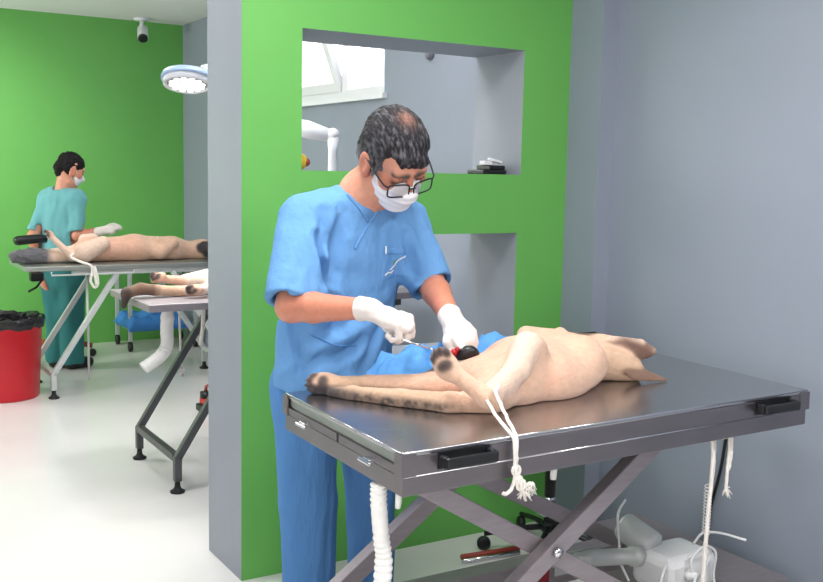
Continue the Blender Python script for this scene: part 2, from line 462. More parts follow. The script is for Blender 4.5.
for v_, z_ in ((-.0012, TZ-.0012), (-.0005, TZ-.058)):  # chrome strips added to draw the highlights along the table edges
    obj('edge_highlight', MB().tube([TP(.004, v_, z_), TP(TL-.004, v_, z_)], .0019, 8), M_chrome, ot, 'chrome strip added as the edge highlight')
obj('edge_highlight', MB().tube([TP(-.0005, .004, TZ-.0012), TP(-.0005, TW-.004, TZ-.0012)], .0016, 8), M_chrome, ot, 'chrome strip added as the edge highlight')
for v in (.14, .50):      # latches on the short side
    b = MB(); b.box(-.02, 0, v-.018, v+.018, TZ-.056, TZ-.046, TM, .003); b.box(-.026, -.016, v-.03, v+.03, TZ-.058, TZ-.05, TM, .003)
    obj('latch', b, M_chrome, ot)
for (u, v) in ((0, 0), (0, TW), (TL, 0), (TL, TW)):
    b = MB(); su = 1 if u == 0 else -1; sv = 1 if v == 0 else -1
    x0, x1 = sorted((u-.003*su, u+.035*su)); y0, y1 = sorted((v-.003*sv, v))
    b.box(x0, x1, y0, y1, TZ-.058, TZ-.006, TM)
    x0, x1 = sorted((u-.004*su, u-.0005*su)); y0, y1 = sorted((v-.004*sv, v+.03*sv))
    b.box(x0, x1, y0, y1, TZ-.058, TZ-.006, TM)
    obj('corner_bracket', b, M_steel, ot)
for u in (.165, 1.215):    # black bow handles on the long side
    h = obj('handle', MB().box(u-.072, u+.072, -.004, -.0002, TZ-.050, TZ-.012, TM), M_black, ot, 'black plastic handle on the long side')
    b = MB()
    b.box(u-.072, u-.058, -.03, -.0045, TZ-.044, TZ-.016, TM, .004); b.box(u+.058, u+.072, -.03, -.0045, TZ-.044, TZ-.016, TM, .004)
    b.box(u-.072, u+.072, -.042, -.0305, TZ-.044, TZ-.016, TM, .006)
    obj('grip', b, M_black, h)
# scissor lift
def arm(a, bb, w=.05, h=.042, n='scissor_arm', m=M_steeldk, upv=(0, 1, 0)):
    return obj(n, MB().beam(a, bb, h, w, (0, 0, 1)), m, ot)
arm((2.02, 2.0, .785), (1.24, 2.0, .235)); arm((1.22, 2.05, .785), (2.12, 2.05, .24))
arm((1.86, 2.42, .785), (1.05, 2.42, .215)); arm((1.45, 2.42, .745), (2.30, 2.42, .30))
b = MB(); b.cyl((1.66, 1.972, .532), (1.66, 2.08, .532), .010); b.cyl((1.66, 1.964, .532), (1.66, 1.976, .532), .015, seg=6)
obj('pivot_bolt', b, M_chrome, ot)
for x, z in ((2.02, .785), (1.25, .78)):
    obj('cross_rod', MB().box(x-.03, x+.03, 1.95, 2.50, z-.012, z+.012), M_steeldk, ot)
b = MB(); b.box(1.0, 2.5, 1.95, 2.03, .10, .235, bev=.004); obj('base_rail', b, M_steeldk, ot)
b = MB(); b.box(1.0, 2.5, 2.60, 2.68, .10, .20, bev=.004); obj('base_rail', b, M_steeldk, ot)
b = MB(); b.box(2.5, 2.72, 2.06, 2.77, .04, .222, bev=.005); obj('base_beam', b, M_steeldk, ot)
b = MB(); b.box(.92, 1.0, 1.95, 2.68, .06, .2, bev=.005); obj('base_beam', b, M_steeldk, ot)
for (x, y, z) in ((.96, 2.0, .06), (.96, 2.62, .06), (2.6, 2.1, .04), (2.6, 2.62, .04)):
    obj('foot', MB().cyl((x, y, 0), (x, y, z+.002), .035, .03), M_rubber, ot)

# ------------------------------------------------------------------ tables in the rear room
def rear_table(name, lab, x0, x1, y0, y1, z, th, xf, yf0, yf1, zk, xa, m, mt):
    t = thing(name, lab, 'table', ((x0+x1)/2, (y0+y1)/2, 0))
    b = MB(); b.box(x0, x1, y0, y1, z-th, z, bev=.004); obj('tabletop', b, mt, t)
    xm = (x0+x1)/2; top = z-th
    for ya in (y0+.03, y1-.07): obj('top_rail', MB().box(x0+.3, x1-.1, ya, ya+.04, top-.035, top-.0005), m, t)
    for side, xe in ((1, xf), (-1, 2*xm-xf)):
        for yy in (yf0, yf1):
            b = MB(); b.beam((xe, yy, .055), (xe, yy, zk+.01), .035, .035, (0, 1, 0), .003); b.beam((xe, yy, zk), (xe+side*xa, yy, top-.03), .035, .035, (0, 1, 0), .003)
            lg = obj('leg', b, m, t)
            f = MB(); f.lathe([(.034, 0), (.036, .008), (.02, .018), (.014, .03), (.012, .06)], (xe, yy, 0), seg=20); obj('foot', f, M_rubber, lg)
        obj('end_bar', MB().beam((xe, yf0+.018, zk), (xe, yf1-.018, zk), .035, .035, (0, 0, 1), .003), m, t)
    return t
t1 = rear_table('treatment_table', 'pale grey metal treatment table by the far green wall, dog on top', 1.17, 2.72, 6.70, 7.30, .872, .03, 1.335, 6.72, 7.28, .16, .42, M_wmetal, M_steelpale)
b = MB(); b.tube([(1.33, 6.69, .838), (1.33, 6.69, .815), (1.86, 6.69, .815), (1.86, 6.69, .838)], .006, 6); obj('rope_rail', b, M_wmetal, t1)
obj('brace', MB().cyl((1.58, 6.8, .83), (1.58, 6.8, .09), .008, seg=8), M_wmetal, t1)
t2 = rear_table('treatment_table', 'charcoal framed metal table beside the grey partition end, white dog on top', 1.305, 2.75, 4.46, 5.13, .90, .035, 1.44, 4.48, 5.11, .165, .42, M_dmetal, M_steeldk)
# ------------------------------------------------------------------ dogs
M_fur = mat('dog_fur', None, .85, attr=True, var=.10, vscale=45, stretch=(1, 1.6, 1.6), bump=.35, bscale=170, sheen=.15)
CR = lin(216, 177, 152); PALE = lin(224, 194, 174); PINK = lin(218, 170, 146); DK = lin(58, 50, 52); BRN = lin(120, 92, 74); TAN = lin(202, 168, 140); GREY = lin(96, 94, 98)

def paw(s, c, d, up, r, side, pads=True, toe=DK):
    """paw at c pointing along d, pads facing `up`; side = lateral axis"""
    c, d, up, side = [np.array(q, float) for q in (c, d, up, side)]
    for q in (d, up, side): q /= np.linalg.norm(q)
    s.ell(c, (r*1.25, r*1.02, r*.8), R=np.array([d, side, up]), k=.02, c=CR)
    for i, o in enumerate((-.62, -.22, .22, .62)):
        t = c+d*r*(1.15 if abs(o) < .5 else .85)+side*r*o
        s.ell(t, (r*.5, r*.30, r*.42), R=np.array([d, side, up]), k=.005, c=CR)
        s.cap(t+d*r*.42, t+d*r*.68+up*r*.1, r*.1, r*.04, k=.004, c=DK)
        if pads: s.ell(t+up*r*.30+d*r*.12, (r*.34, r*.23, r*.2), R=np.array([d, side, up]), k=.003, c=toe)
    if pads: s.ell(c+up*r*.62+d*r*.12, (r*.36, r*.5, r*.26), R=np.array([d, side, up]), k=.004, c=toe)

def fur_tint(scale, dark=None):
    def f(P, C):
        n = vnoise(P*np.array([30, 40, 40])*scale)*.5+vnoise(P*np.array([90, 120, 120])*scale)*.5
        C = C*(1+.07*n[:, None])
        if dark is not None: C = dark(P, C, n)
        return C
    return f

# ---- dog on the operating table
s = SDF()
s.cap((1.55, 2.20, .955), (1.74, 2.235, .975), .062, .078, c=PINK, fl=(0, 1, 0), fs=1.85)
s.cap((1.74, 2.235, .975), (1.915, 2.275, .980), .078, .080, k=.05, c=CR, fl=(0, 1, 0), fs=1.75)
s.ell((1.77, 2.15, .950), (.13, .075, .055), k=.05, c=CR); s.ell((1.90, 2.19, .985), (.07, .075, .072), k=.03, c=CR)                    # near shoulder
s.cap((1.925, 2.20, 1.02), (1.82, 2.26, 1.035), .036, .03, k=.015, c=CR)      # folded fore limb
s.cap((1.94, 2.34, 1.02), (1.84, 2.37, 1.04), .036, .03, k=.02, c=CR)
s.cap((1.82, 2.26, 1.035), (1.92, 2.31, 1.05), .024, .02, k=.01, c=CR)
s.cap((1.95, 2.27, .968), (2.06, 2.28, .968), .066, .064, k=.03, c=CR, fl=(0, 1, 0), fs=1.35)   # neck
s.ell((2.085, 2.27, .972), (.070, .088, .064), k=.03, c=CR)                   # skull
s.cap((2.07, 2.33, .985), (2.0, 2.425, 1.005), .048, .034, k=.03, c=BRN)      # muzzle turned away
s.ell((1.985, 2.445, 1.01), (.032, .028, .026), k=.012, c=DK)
s.ell((1.975, 2.462, 1.018), (.012, .012, .010), k=.006, c=DK)
s.cap((2.02, 2.215, .97), (2.10, 2.20, .945), .045, .04, k=.02, c=TAN)        # cheek
# ears: flat flaps
s.cap((2.085, 2.205, 1.004), (2.15, 2.185, .998), .036, .022, k=.008, c=lin(104, 76, 64), fl=(-.45, -.85, .25), fs=.22)
s.cap((2.06, 2.235, 1.036), (2.145, 2.20, 1.024), .010, .010, k=.006, c=PALE)
s.cap((2.15, 2.212, 1.020), (2.176, 2.185, .998), .013, .012, k=.012, c=PALE)
s.cap((2.085, 2.165, .945), (2.185, 2.125, .919), .036, .008, k=.012, c=lin(112, 84, 68), fl=(.15, -.62, .75), fs=.28)
# near hind leg, folded, tied at the hock
s.cap((1.62, 2.13, .955), (1.66, 2.125, 1.05), .064, .045, k=.03, c=CR, fl=(1, 0, 0), fs=1.2)
s.cap((1.645, 2.115, 1.066), (1.575, 2.065, 1.012), .036, .033, k=.016, c=PALE)
s.cap((1.575, 2.065, 1.012), (1.452, 2.02, .960), .034, .024, k=.010, c=PALE)
s.cap((1.452, 2.015, .957), (1.467, 2.01, .944), .025, .022, k=.010, c=TAN)
s.cap((1.445, 2.022, .964), (1.386, 2.095, 1.022), .024, .020, k=.010, c=CR)
paw(s, (1.377, 2.102, 1.034), (-.30, .20, .62), (-.60, -.78, .05), .031, (.55, -.5, .45))
# other hind leg stretched towards the short side
s.cap((1.58, 2.20, .95), (1.44, 2.25, .943), .056, .040, k=.03, c=PINK)
s.cap((1.44, 2.25, .943), (1.31, 2.385, .937), .038, .026, k=.015, c=CR)
s.cap((1.31, 2.385, .937), (1.225, 2.452, .932), .024, .023, k=.010, c=TAN)
paw(s, (1.212, 2.462, .932), (-.75, .5, .03), (-.45, -.8, .35), .032, (-.25, -.2, -.9))
# rump and tail lying along the table
s.ell((1.515, 2.09, .945), (.075, .06, .043), k=.03, c=CR)
s.chain([(1.50, 2.08, .930), (1.41, 2.13, .926), (1.33, 2.245, .922), (1.25, 2.37, .918), (1.215, 2.42, .915)], [.032, .030, .027, .022, .014], k=.015, c=[CR, TAN, TAN, TAN])
# shaved belly, dark tuft at the groin
s.ell((1.47, 2.275, .975), (.038, .025, .016), k=.012, c=lin(40, 34, 36))
s.ell((1.435, 2.28, .962), (.03, .022, .014), k=.012, c=lin(44, 38, 40))
s.half((1.11, 1.86, .9012), (.0125, .0075, -1))
def dk(P, C, n):
    x, y, z = P.T
    t = np.clip((1.47-x)/.1, 0, 1)*np.clip((.940-z)/.015, 0, 1)              # dark streaked tail
    w = np.clip(t*(.8+.7*n), 0, 1)[:, None]; C = C*(1-w)+np.array(lin(70, 58, 54))*w
    m = np.clip((1.26-x)/.05, 0, 1)*np.clip((.94-z)/.012, 0, 1)
    w = np.clip(m*.9, 0, 1)[:, None]; C = C*(1-w)+np.array(DK)*w
    return C
s.tint = fur_tint(1., dk)
me = s.mesh(.0042, CR, 0)
dogA = thing('dog', 'tan dog lying on its back on the steel operating table, hind leg tied', 'dog', (1.7, 2.2, ztab(1.7, 2.2)))
link('body', me, M_fur, dogA)

# ---- dog on the far pale table
s = SDF(); zt = .872
s.cap((1.62, 6.98, zt+.078), (1.95, 7.0, zt+.085), .082, .088, c=PINK, fl=(0, 1, 0), fs=1.3)
s.cap((1.95, 7.0, zt+.085), (2.22, 7.0, zt+.078), .088, .082, k=.05, c=CR, fl=(0, 1, 0), fs=1.25)
s.cap((2.22, 7.0, zt+.075), (2.40, 7.0, zt+.06), .07, .062, k=.05, c=CR)
s.ell((2.45, 7.0, zt+.07), (.08, .075, .07), k=.04, c=TAN)
s.cap((2.47, 6.95, zt+.07), (2.55, 6.92, zt+.06), .05, .032, k=.03, c=DK)
s.cap((2.43, 6.93, zt+.1), (2.47, 6.88, zt+.06), .03, .012, k=.012, c=DK, fl=(0, 1, 0), fs=.3)
s.cap((2.1, 6.9, zt+.06), (2.2, 6.9, zt+.12), .05, .03, k=.03, c=CR)
s.cap((2.2, 6.9, zt+.12), (2.1, 6.92, zt+.15), .026, .02, k=.02, c=CR)
s.cap((1.58, 6.86, zt+.075), (1.70, 6.86, zt+.135), .07, .042, k=.04, c=PALE)       # thigh
s.cap((1.70, 6.86, zt+.135), (1.50, 6.86, zt+.04), .042, .028, k=.02, c=PALE)       # shank
s.cap((1.50, 6.86, zt+.045), (1.375, 6.87, zt+.175), .026, .02, k=.015, c=PALE)
paw(s, (1.36, 6.87, zt+.195), (-.5, 0, .75), (-.7, -.5, -.4), .025, (.3, -.8, .2))
s.cap((1.60, 7.02, zt+.06), (1.32, 6.99, zt+.05), .058, .034, k=.03, c=PALE)        # far hind leg
s.cap((1.62, 7.05, zt+.15), (1.68, 7.04, zt+.16), .035, .03, k=.03, c=PALE)
s.chain([(1.50, 6.93, zt+.045), (1.36, 6.94, zt+.045), (1.25, 6.93, zt+.05), (1.15, 6.9, zt+.052)], [.035, .045, .055, .042], k=.03, c=[PALE, GREY, GREY])
def tuft(P, d):
    w = np.clip((1.42-P[:, 0])/.1, 0, 1)
    return d+w*.010*vnoise(P*np.array([40, 90, 90]))
s.post = tuft; s.tint = fur_tint(.7)
dogB = thing('dog', 'cream dog with grey tail lying on its back on the far pale table', 'dog', (1.8, 6.98, zt))
s.half((0, 0, .8735), (0, 0, -1)); link('body', s.mesh(.008, CR, 1), M_fur, dogB)

# ---- dog on the charcoal table
s = SDF(); zt = .90
WH = lin(232, 214, 198)
s.cap((1.74, 4.80, zt+.06), (2.0, 4.80, zt+.085), .066, .085, c=WH, fl=(0, 1, 0), fs=1.4)
s.cap((2.0, 4.80, zt+.085), (2.2, 4.80, zt+.08), .085, .075, k=.05, c=WH, fl=(0, 1, 0), fs=1.3)
s.cap((2.2, 4.80, zt+.07), (2.32, 4.80, zt+.06), .06, .055, k=.04, c=WH)
s.ell((2.37, 4.80, zt+.065), (.075, .07, .065), k=.03, c=WH); s.cap((2.4, 4.83, zt+.06), (2.47, 4.86, zt+.05), .042, .03, k=.02, c=BRN)
s.cap((2.36, 4.74, zt+.09), (2.42, 4.70, zt+.05), .03, .01, k=.012, c=BRN, fl=(0, 1, 0), fs=.3)
s.cap((1.72, 4.88, zt+.06), (1.62, 4.87, zt+.06), .05, .034, k=.03, c=WH)
s.cap((1.62, 4.87, zt+.055), (1.49, 4.84, zt+.075), .026, .02, k=.015, c=CR)
paw(s, (1.462, 4.83, zt+.083), (-.8, 0, .25), (-.3, -.9, .4), .0245, (-.2, .3, .9))
s.cap((1.74, 4.70, zt+.05), (1.70, 4.66, zt+.045), .05, .04, k=.03, c=WH)
s.cap((1.70, 4.66, zt+.045), (1.60, 4.64, zt+.03), .03, .022, k=.02, c=WH)
paw(s, (1.572, 4.63, zt+.034), (-.75, -.2, .45), (-.4, -.8, -.1), .0245, (.1, .1, .9))
s.chain([(1.68, 4.74, zt+.03), (1.52, 4.72, zt+.026), (1.42, 4.72, zt+.035), (1.345, 4.72, zt+.045), (1.278, 4.72, zt+.028), (1.262, 4.72, zt-.035)], [.026, .025, .026, .028, .026, .013], k=.02, c=[CR, TAN, BRN, BRN, lin(60, 48, 44)])
s.tint = fur_tint(.7)
def over(P, q):      # flat where it rests on the table, free beyond the edge
    return np.where(P[:, 0] > 1.297, np.maximum(q, zt+.001-P[:, 2]), q)
s.post = over
dogC = thing('dog', 'white dog with brown tail lying on the charcoal framed table', 'dog', (1.8, 4.78, zt))
link('body', s.mesh(.0065, WH, 1), M_fur, dogC)
# ------------------------------------------------------------------ surgeon
M_skin = mat('skin', None, .5, attr=True, var=.06, vscale=60, bump=.06, bscale=220, sss=.05)
M_scrub = mat('blue_scrub_cloth', (104, 153, 204), .9, var=.03, vscale=9, bump=.6, bscale=10, stretch=(1.3, 1, .7), bdist=.035, spec=.2)
M_trouser = mat('blue_trouser_cloth', (88, 138, 194), .9, var=.03, vscale=9, bump=.6, bscale=12, stretch=(1.6, 1, .35), bdist=.03, spec=.2)
M_glove = mat('latex_glove', (226, 217, 211), .5, var=.03, vscale=30, bump=.08, bscale=120, sss=.05)
M_hair = mat('salt_and_pepper_hair', None, .7, attr=True, spec=.2, var=.25, vscale=180, stretch=(1, 1, .35), bump=.7, bscale=260)
M_mask = mat('white_mask_cloth', (238, 238, 240), .8, bump=.1, bscale=120)
M_lens = mat('spectacle_lens', (250, 252, 255), .03, trans=1., spec=.4)
SK = lin(212, 150, 124); SKR = lin(204, 132, 106); SKL = lin(222, 166, 140)
ax = lambda *v: np.array(v, float)

def frame(yawd, pitchd, rolld):
    """head axes: left, forward, up. yaw: heading of the face (0 = +X, -90 = -Y); pitch: bow; roll: towards own right"""
    y, p, r = [math.radians(a) for a in (yawd, pitchd, rolld)]
    h = ax(math.cos(y), math.sin(y), 0); f = h*math.cos(p)-ax(0, 0, 1)*math.sin(p)
    u0 = h*math.sin(p)+ax(0, 0, 1)*math.cos(p); l0 = np.cross(u0, f)
    return l0*math.cos(r)+u0*math.sin(r), f, u0*math.cos(r)-l0*math.sin(r)

def head_sdf(s, hc, Lx, Fx, Ux, S=1., sk=SK, skr=SKR):
    H = lambda l, f, u: hc+S*(l*Lx+f*Fx+u*Ux); R = np.array([Lx, Fx, Ux])
    s.ell(H(0, -.012, .035), S*ax(.075, .096, .082), R, .02, sk)
    s.ell(H(0, .03, -.045), S*ax(.060, .062, .078), R, .03, sk)
    s.ell(H(0, .058, -.098), S*ax(.028, .026, .022), R, .03, sk)           # chin
    s.cap(H(-.045, .01, -.085), H(0, .055, -.102), S*.02, S*.018, .03, sk); s.cap(H(.045, .01, -.085), H(0, .055, -.102), S*.02, S*.018, .03, sk)
    s.cap(H(-.035, .074, .024), H(.035, .074, .024), S*.015, S*.015, .02, sk)   # brow
    for q in (-1, 1):
        s.ell(H(q*.031, .082, .002), S*ax(.020, .012, .012), R, .008, None, op='sub')
        s.ell(H(q*.031, .076, .003), S*ax(.0145, .0125, .0115), R, .004, skr)    # lids, eyes cast down
        s.cap(H(q*.018, .0885, -.001), H(q*.045, .082, -.002), S*.0022, S*.0018, .002, lin(70, 44, 36))
        s.cap(H(q*.016, .092, .021), H(q*.048, .078, .022), S*.005, S*.003, .004, lin(74, 62, 56))   # eyebrow
        s.ell(H(q*.042, .058, -.022), S*ax(.026, .022, .02), R, .02, skr)        # cheek
        # ear
        s.ell(H(q*.079, -.008, -.012), S*ax(.012, .025, .038), R, .008, skr)
        s.ell(H(q*.090, -.004, -.010), S*ax(.008, .014, .023), R, .006, None, op='sub')
        s.cap(H(q*.079, .004, -.036), H(q*.078, .004, -.042), S*.008, S*.007, .008, skr)
    s.cap(H(0, .086, .008), H(0, .102, -.030), S*.008, S*.011, .012, skr)     # nose
    for q in (-1, 1): s.ell(H(q*.013, .098, -.034), S*ax(.009, .012, .009), R, .008, skr)
    s.cap(H(-.022, .083, -.062), H(.022, .083, -.062), S*.006, S*.006, .008, lin(180, 96, 88))
    return H

HC_ = ax(1.503, 2.600, 1.566); HL, HF, HU = frame(-82, 44, 14); HS = 1.15
shR, elR, wrR = ax(1.258, 2.745, 1.372), ax(1.172, 2.605, 1.132), ax(1.290, 2.375, 1.150)
shL, elL, wrL = ax(1.632, 2.745, 1.372), ax(1.662, 2.640, 1.185), ax(1.575, 2.385, 1.108)

# hands: knuckles, finger chains (world), thumb  -> used by the body and, a little thicker, by the gloves
def hand_R(s, e, c):
    w = wrR+ax(.010, -.010, -.004); k = ax(1.378, 2.308, 1.108)
    d = (k-w)/np.linalg.norm(k-w); side = ax(-.50, -.80, -.25); side = side-d*(side@d); side /= np.linalg.norm(side)   # towards the little finger (camera side)
    n = np.cross(side, d); n /= np.linalg.norm(n)
    if n[2] < 0: n = -n
    s.cap(w, w*.45+k*.55, .027+e, .034+e, k=.02, c=c, fl=n, fs=.74)
    s.cap(w*.5+k*.5, k-d*.012, .034+e, .036+e, k=.015, c=c, fl=n, fs=.62)
    for i, o in enumerate((-.036, -.013, .011, .033)):      # index .. little
        kn = k+side*o+n*(.010, .012, .010, .004)[i]-d*(.000, .0, .006, .020)[i]
        L = (.042, .045, .042, .034)[i]; r = (.0088, .0092, .0088, .0080)[i]
        p1 = kn+d*L*.50-n*L*.82
        p2 = p1-d*L*.42-n*L*.42
        p3 = p2-d*L*.46+n*L*.12
        s.cap(kn-d*.025, kn, r*.9+e, r*1.12+e, k=.006, c=c); s.chain([kn, p1, p2, p3], [r*1.12+e, r+e, r*.93+e, r*.8+e], k=.003, c=c)
    b0 = w+d*.025-side*.022-n*.012; b1 = b0+d*.032-side*.012-n*.022; b2 = b1+d*.026+side*.010-n*.016; b3 = b2+d*.016+side*.014-n*.004
    s.chain([b0, b1, b2, b3], [.0165+e, .0135+e, .0112+e, .009+e], k=.010, c=c)
def hand_L(s, e, c):
    w = wrL+ax(.003, -.012, -.012); k = ax(1.583, 2.325, 1.058)
    d = (k-w)/np.linalg.norm(k-w); side = ax(1, .12, .12); side = side-d*(side@d); side /= np.linalg.norm(side)       # towards little finger (+X)
    n = np.cross(d, side); n /= np.linalg.norm(n)
    if n[1] > 0: n = -n                                     # back of the hand faces the camera
    s.cap(w, w*.4+k*.6, .026+e, .034+e, k=.02, c=c, fl=n, fs=.72)
    s.cap(w*.5+k*.5, k, .034+e, .036+e, k=.02, c=c, fl=n, fs=.64)
    for i, o in enumerate((-.037, -.012, .012, .035)):
        kn = k+side*o+n*.006-d*(.012 if i == 3 else 0)
        L = (.042, .045, .042, .033)[i]; r = (.0084, .0088, .0084, .0076)[i]
        b = (.15, .45, .60, .65)[i]
        p1 = kn+d*L*.92-n*L*b*.6-side*o*.12; p2 = p1+d*L*.28-n*L*.62-side*o*.15; p3 = p2-d*L*.06-n*L*.42
        s.cap(kn-d*.025, kn, r*.9+e, r*1.12+e, k=.006, c=c); s.chain([kn, p1, p2, p3], [r*1.12+e, r+e, r*.92+e, r*.8+e], k=.003, c=c)
    b0 = w+d*.02-side*.022-n*.006; b1 = b0+d*.036-side*.022-n*.010; b2 = b1+d*.034+side*.004-n*.012; b3 = b2+d*.022+side*.008-n*.008
    s.chain([b0, b1, b2, b3], [.0165+e, .0135+e, .0112+e, .009+e], k=.012, c=c)

pelv, chest, nk = ax(1.395, 2.80, .90), ax(1.438, 2.765, 1.26), ax(1.452, 2.715, 1.452)
hipR, hipL = ax(1.325, 2.83, .84), ax(1.515, 2.84, .84)
knR, knL = ax(1.345, 2.85, .46), ax(1.605, 2.90, .46)
ftR, ftL = ax(1.36, 2.87, .09), ax(1.63, 2.93, .09)

s = SDF()
H = head_sdf(s, HC_, HL, HF, HU, HS)
s.cap(nk+ax(0, .012, -.03), H(0, -.022, -.055), .066, .058, k=.03, c=SK)
s.cap(nk, nk+ax(0, .04, -.1), .070, .085, k=.04, c=SK, fl=(0, 1, 0), fs=.7)
s.cap(pelv, chest, .145, .150, k=.05, c=SK, fl=(0, 1, 0), fs=.62)
s.cap(shR+ax(.03, 0, 0), shL-ax(.03, 0, 0), .05, .05, k=.05, c=SK)
for a, b, c_ in ((shR, elR, wrR), (shL, elL, wrL)):
    s.cap(a, b, .046, .041, k=.03, c=SK)
    m_ = b*.68+c_*.32
    s.cap(b, m_, .042, .043, k=.02, c=SKR); s.cap(m_, c_, .043, .028, k=.012, c=SKR)
for a, b, c_ in ((hipR, knR, ftR), (hipL, knL, ftL)):
    s.chain([a, b, c_], [.075, .052, .038], k=.03, c=SK); s.cap(c_+ax(0, 0, -.045), c_+ax(0, -.15, -.06), .034, .028, k=.02, c=SK)
hand_R(s, -.002, SKR); hand_L(s, -.002, SKR)
def skt(P, C):
    n = vnoise(P*60)*.5+vnoise(P*25)*.5
    q = np.clip(vnoise(P*140), 0, 1)
    return C*(1+.05*n[:, None])*(1-.10*q[:, None]*np.array([.6, 1, 1]))
s.tint = skt
surgeon = thing('person', 'man in blue scrubs, glasses, face mask and white gloves bending over the steel table', 'person', (1.43, 2.85, 0))
link('body', s.mesh(.0052, SK), M_skin, surgeon)

# hair
s = SDF(); R = np.array([HL, HF, HU])
BLK, GRY = lin(38, 36, 40), lin(140, 138, 142)
s.ell(H(0, -.014, .038), HS*ax(.0815, .1035, .0905), R, .01, BLK)
s.cap(H(0, -.085, -.02), H(0, -.075, -.055), HS*.05, HS*.035, .03, GRY)
for q in (-1, 1):
    s.ell(H(q*.066, -.030, .0), HS*ax(.018, .05, .05), R, .015, GRY)
    s.cap(H(q*.072, .022, .018), H(q*.0735, .026, -.022), HS*.0085, HS*.005, .008, lin(176, 174, 174))   # sideburn
    s.ell(H(q*.082, -.006, -.016), HS*ax(.022, .026, .036), R, .006, None, op='sub')                 # around the ears
    s.ell(H(q*.075, .068, .030), HS*ax(.042, .030, .040), R, .012, None, op='sub')                   # temples
s.ell(H(0, .085, -.035), HS*ax(.09, .062, .080), R, .012, None, op='sub')                             # face
s.ell(H(0, .03, -.10), HS*ax(.09, .09, .08), R, .012, None, op='sub')
s.ell(H(0, -.02, -.12), HS*ax(.09, .12, .055), R, .012, None, op='sub')
s.cap(H(-.03, .072, .070), H(.025, .086, .056), HS*.014, HS*.010, .015, BLK); s.cap(H(.0, .080, .066), H(.03, .078, .060), HS*.011, HS*.010, .015, BLK)                          # fringe
def tuf(P, d):
    Q = (P-HC_)@R.T
    st = np.stack([Q[:, 0]*150, Q[:, 1]*45+Q[:, 2]*20, Q[:, 2]*60], -1)
    return d+.0028*vnoise(st)+.0016*vnoise(st*2.2)
s.post = tuf
def ht(P, C):
    Q = (P-HC_)@R.T
    n = vnoise(np.stack([Q[:, 0]*190, Q[:, 1]*60, Q[:, 2]*60], -1)); n2 = vnoise(np.stack([Q[:, 0]*420, Q[:, 1]*90, Q[:, 2]*90], -1))
    g = np.clip(.08+.30*n+.30*n2+np.clip((.03-Q[:, 2])/.07, 0, .6), 0, 1)[:, None]
    C = np.array(BLK)*(1-g)+np.array(GRY)*g
    b = .8*np.exp(-((Q[:, 0]-.005)/.022)**2-((Q[:, 1]+.008)/.028)**2)*(Q[:, 2] > .09)      # thin crown
    b = np.clip(b*(1.0+.5*n2), 0, .85)[:, None]
    return C*(1-b*.8)+np.array(lin(150, 104, 88))*b*.8
s.tint = ht
link('hair', s.mesh(.0035, BLK), M_hair, surgeon)

# mask, loops, glasses
s = SDF()
s.ell(H(0, .034, -.048), HS*ax(.064, .068, .080), R, .01); s.ell(H(0, .062, -.098), HS*ax(.036, .034, .026), R, .03)
s.cap(H(0, .080, -.016), H(0, .090, -.042), HS*.014, HS*.026, .04)
s.half(H(0, .092, -.006), -HF*.0+HU*1.0+HF*.12); s.half(H(0, .012, -.06), -HF-HU*.25)
def pleat(P, d):
    u = ((P-HC_)@HU)/HS
    return d+.0016*np.sin(u*260)*np.clip((u+.12)/.02, 0, 1)
s.post = pleat
mask = link('face_mask', s.mesh(.003), M_mask, surgeon, 'white pleated face mask')
for q in (-1, 1):
    b = MB(); b.tube([H(q*.058, .040, -.022), H(q*.070, .018, -.016), H(q*.083, -.012, .018), H(q*.083, -.030, -.004), H(q*.074, -.018, -.044), H(q*.058, .016, -.088)], .0016, 6)
    obj('ear_loop', b, M_mask, mask)
gl = obj('glasses', MB().tube([H(-.010, .107, -.008), H(0, .110, -.005), H(.010, .107, -.008)], .0022, 8), M_black, surgeon, 'black rectangular spectacles')
for q in (-1, 1):
    pts = []
    for k in range(24):
        t = 2*math.pi*k/24; cx, sx = math.cos(t), math.sin(t); e = .42
        pts.append((math.copysign(abs(cx)**e, cx)*.029, math.copysign(abs(sx)**e, sx)*.0175))
    P3 = [H(q*.036+x, .108-abs(q*.036+x)*.17-z*.25, -.014+z) for x, z in pts]
    obj('lens_rim', MB().tube(P3, .0026, 6, closed=True), M_black, gl)
    b = MB(); b.bm.faces.new([b.bm.verts.new(V(p)) for p in P3]); obj('lens', MB().prism([V(p) for p in P3], V(HF)*.0012), M_lens, gl)
    b.bm.free()
    obj('temple', MB().tube([H(q*.064, .094, -.004), H(q*.074, .085, .000), H(q*.081, .045, .006), H(q*.084, .0, .012), H(q*.083, -.018, .002)], .0028, 6), M_black, gl)

# ---- scrub top
s = SDF()
s.cap(pelv+ax(.008, -.015, -.02), chest, .178, .178, k=.05, fl=(0, 1, 0), fs=.66)
s.cap(ax(1.392, 2.76, .84), ax(1.395, 2.765, .98), .185, .172, k=.05, fl=(0, 1, 0), fs=.62)
s.cap(shR+ax(.05, 0, .008), shL+ax(-.05, 0, .008), .062, .060, k=.06)
s.cap(nk+ax(0, .02, -.022), shR+ax(.02, 0, 0), .058, .058, k=.05); s.cap(nk+ax(0, .02, -.022), shL, .058, .058, k=.05)
dR = elR-shR; dR /= np.linalg.norm(dR); dL = elL-shL; dL /= np.linalg.norm(dL)
cR = elR-dR*.015; cL = elL+dL*.020
s.cap(shR, elR+dR*.06+ax(.0, 0, 0), .063, .078, k=.04, cut=[(cR, dR+ax(-.15, 0, 0))]); s.cap(elR-dR*.10, elR+dR*.03, .056, .062, k=.01, op='sub', cut=[(cR-dR*.09, -dR)])
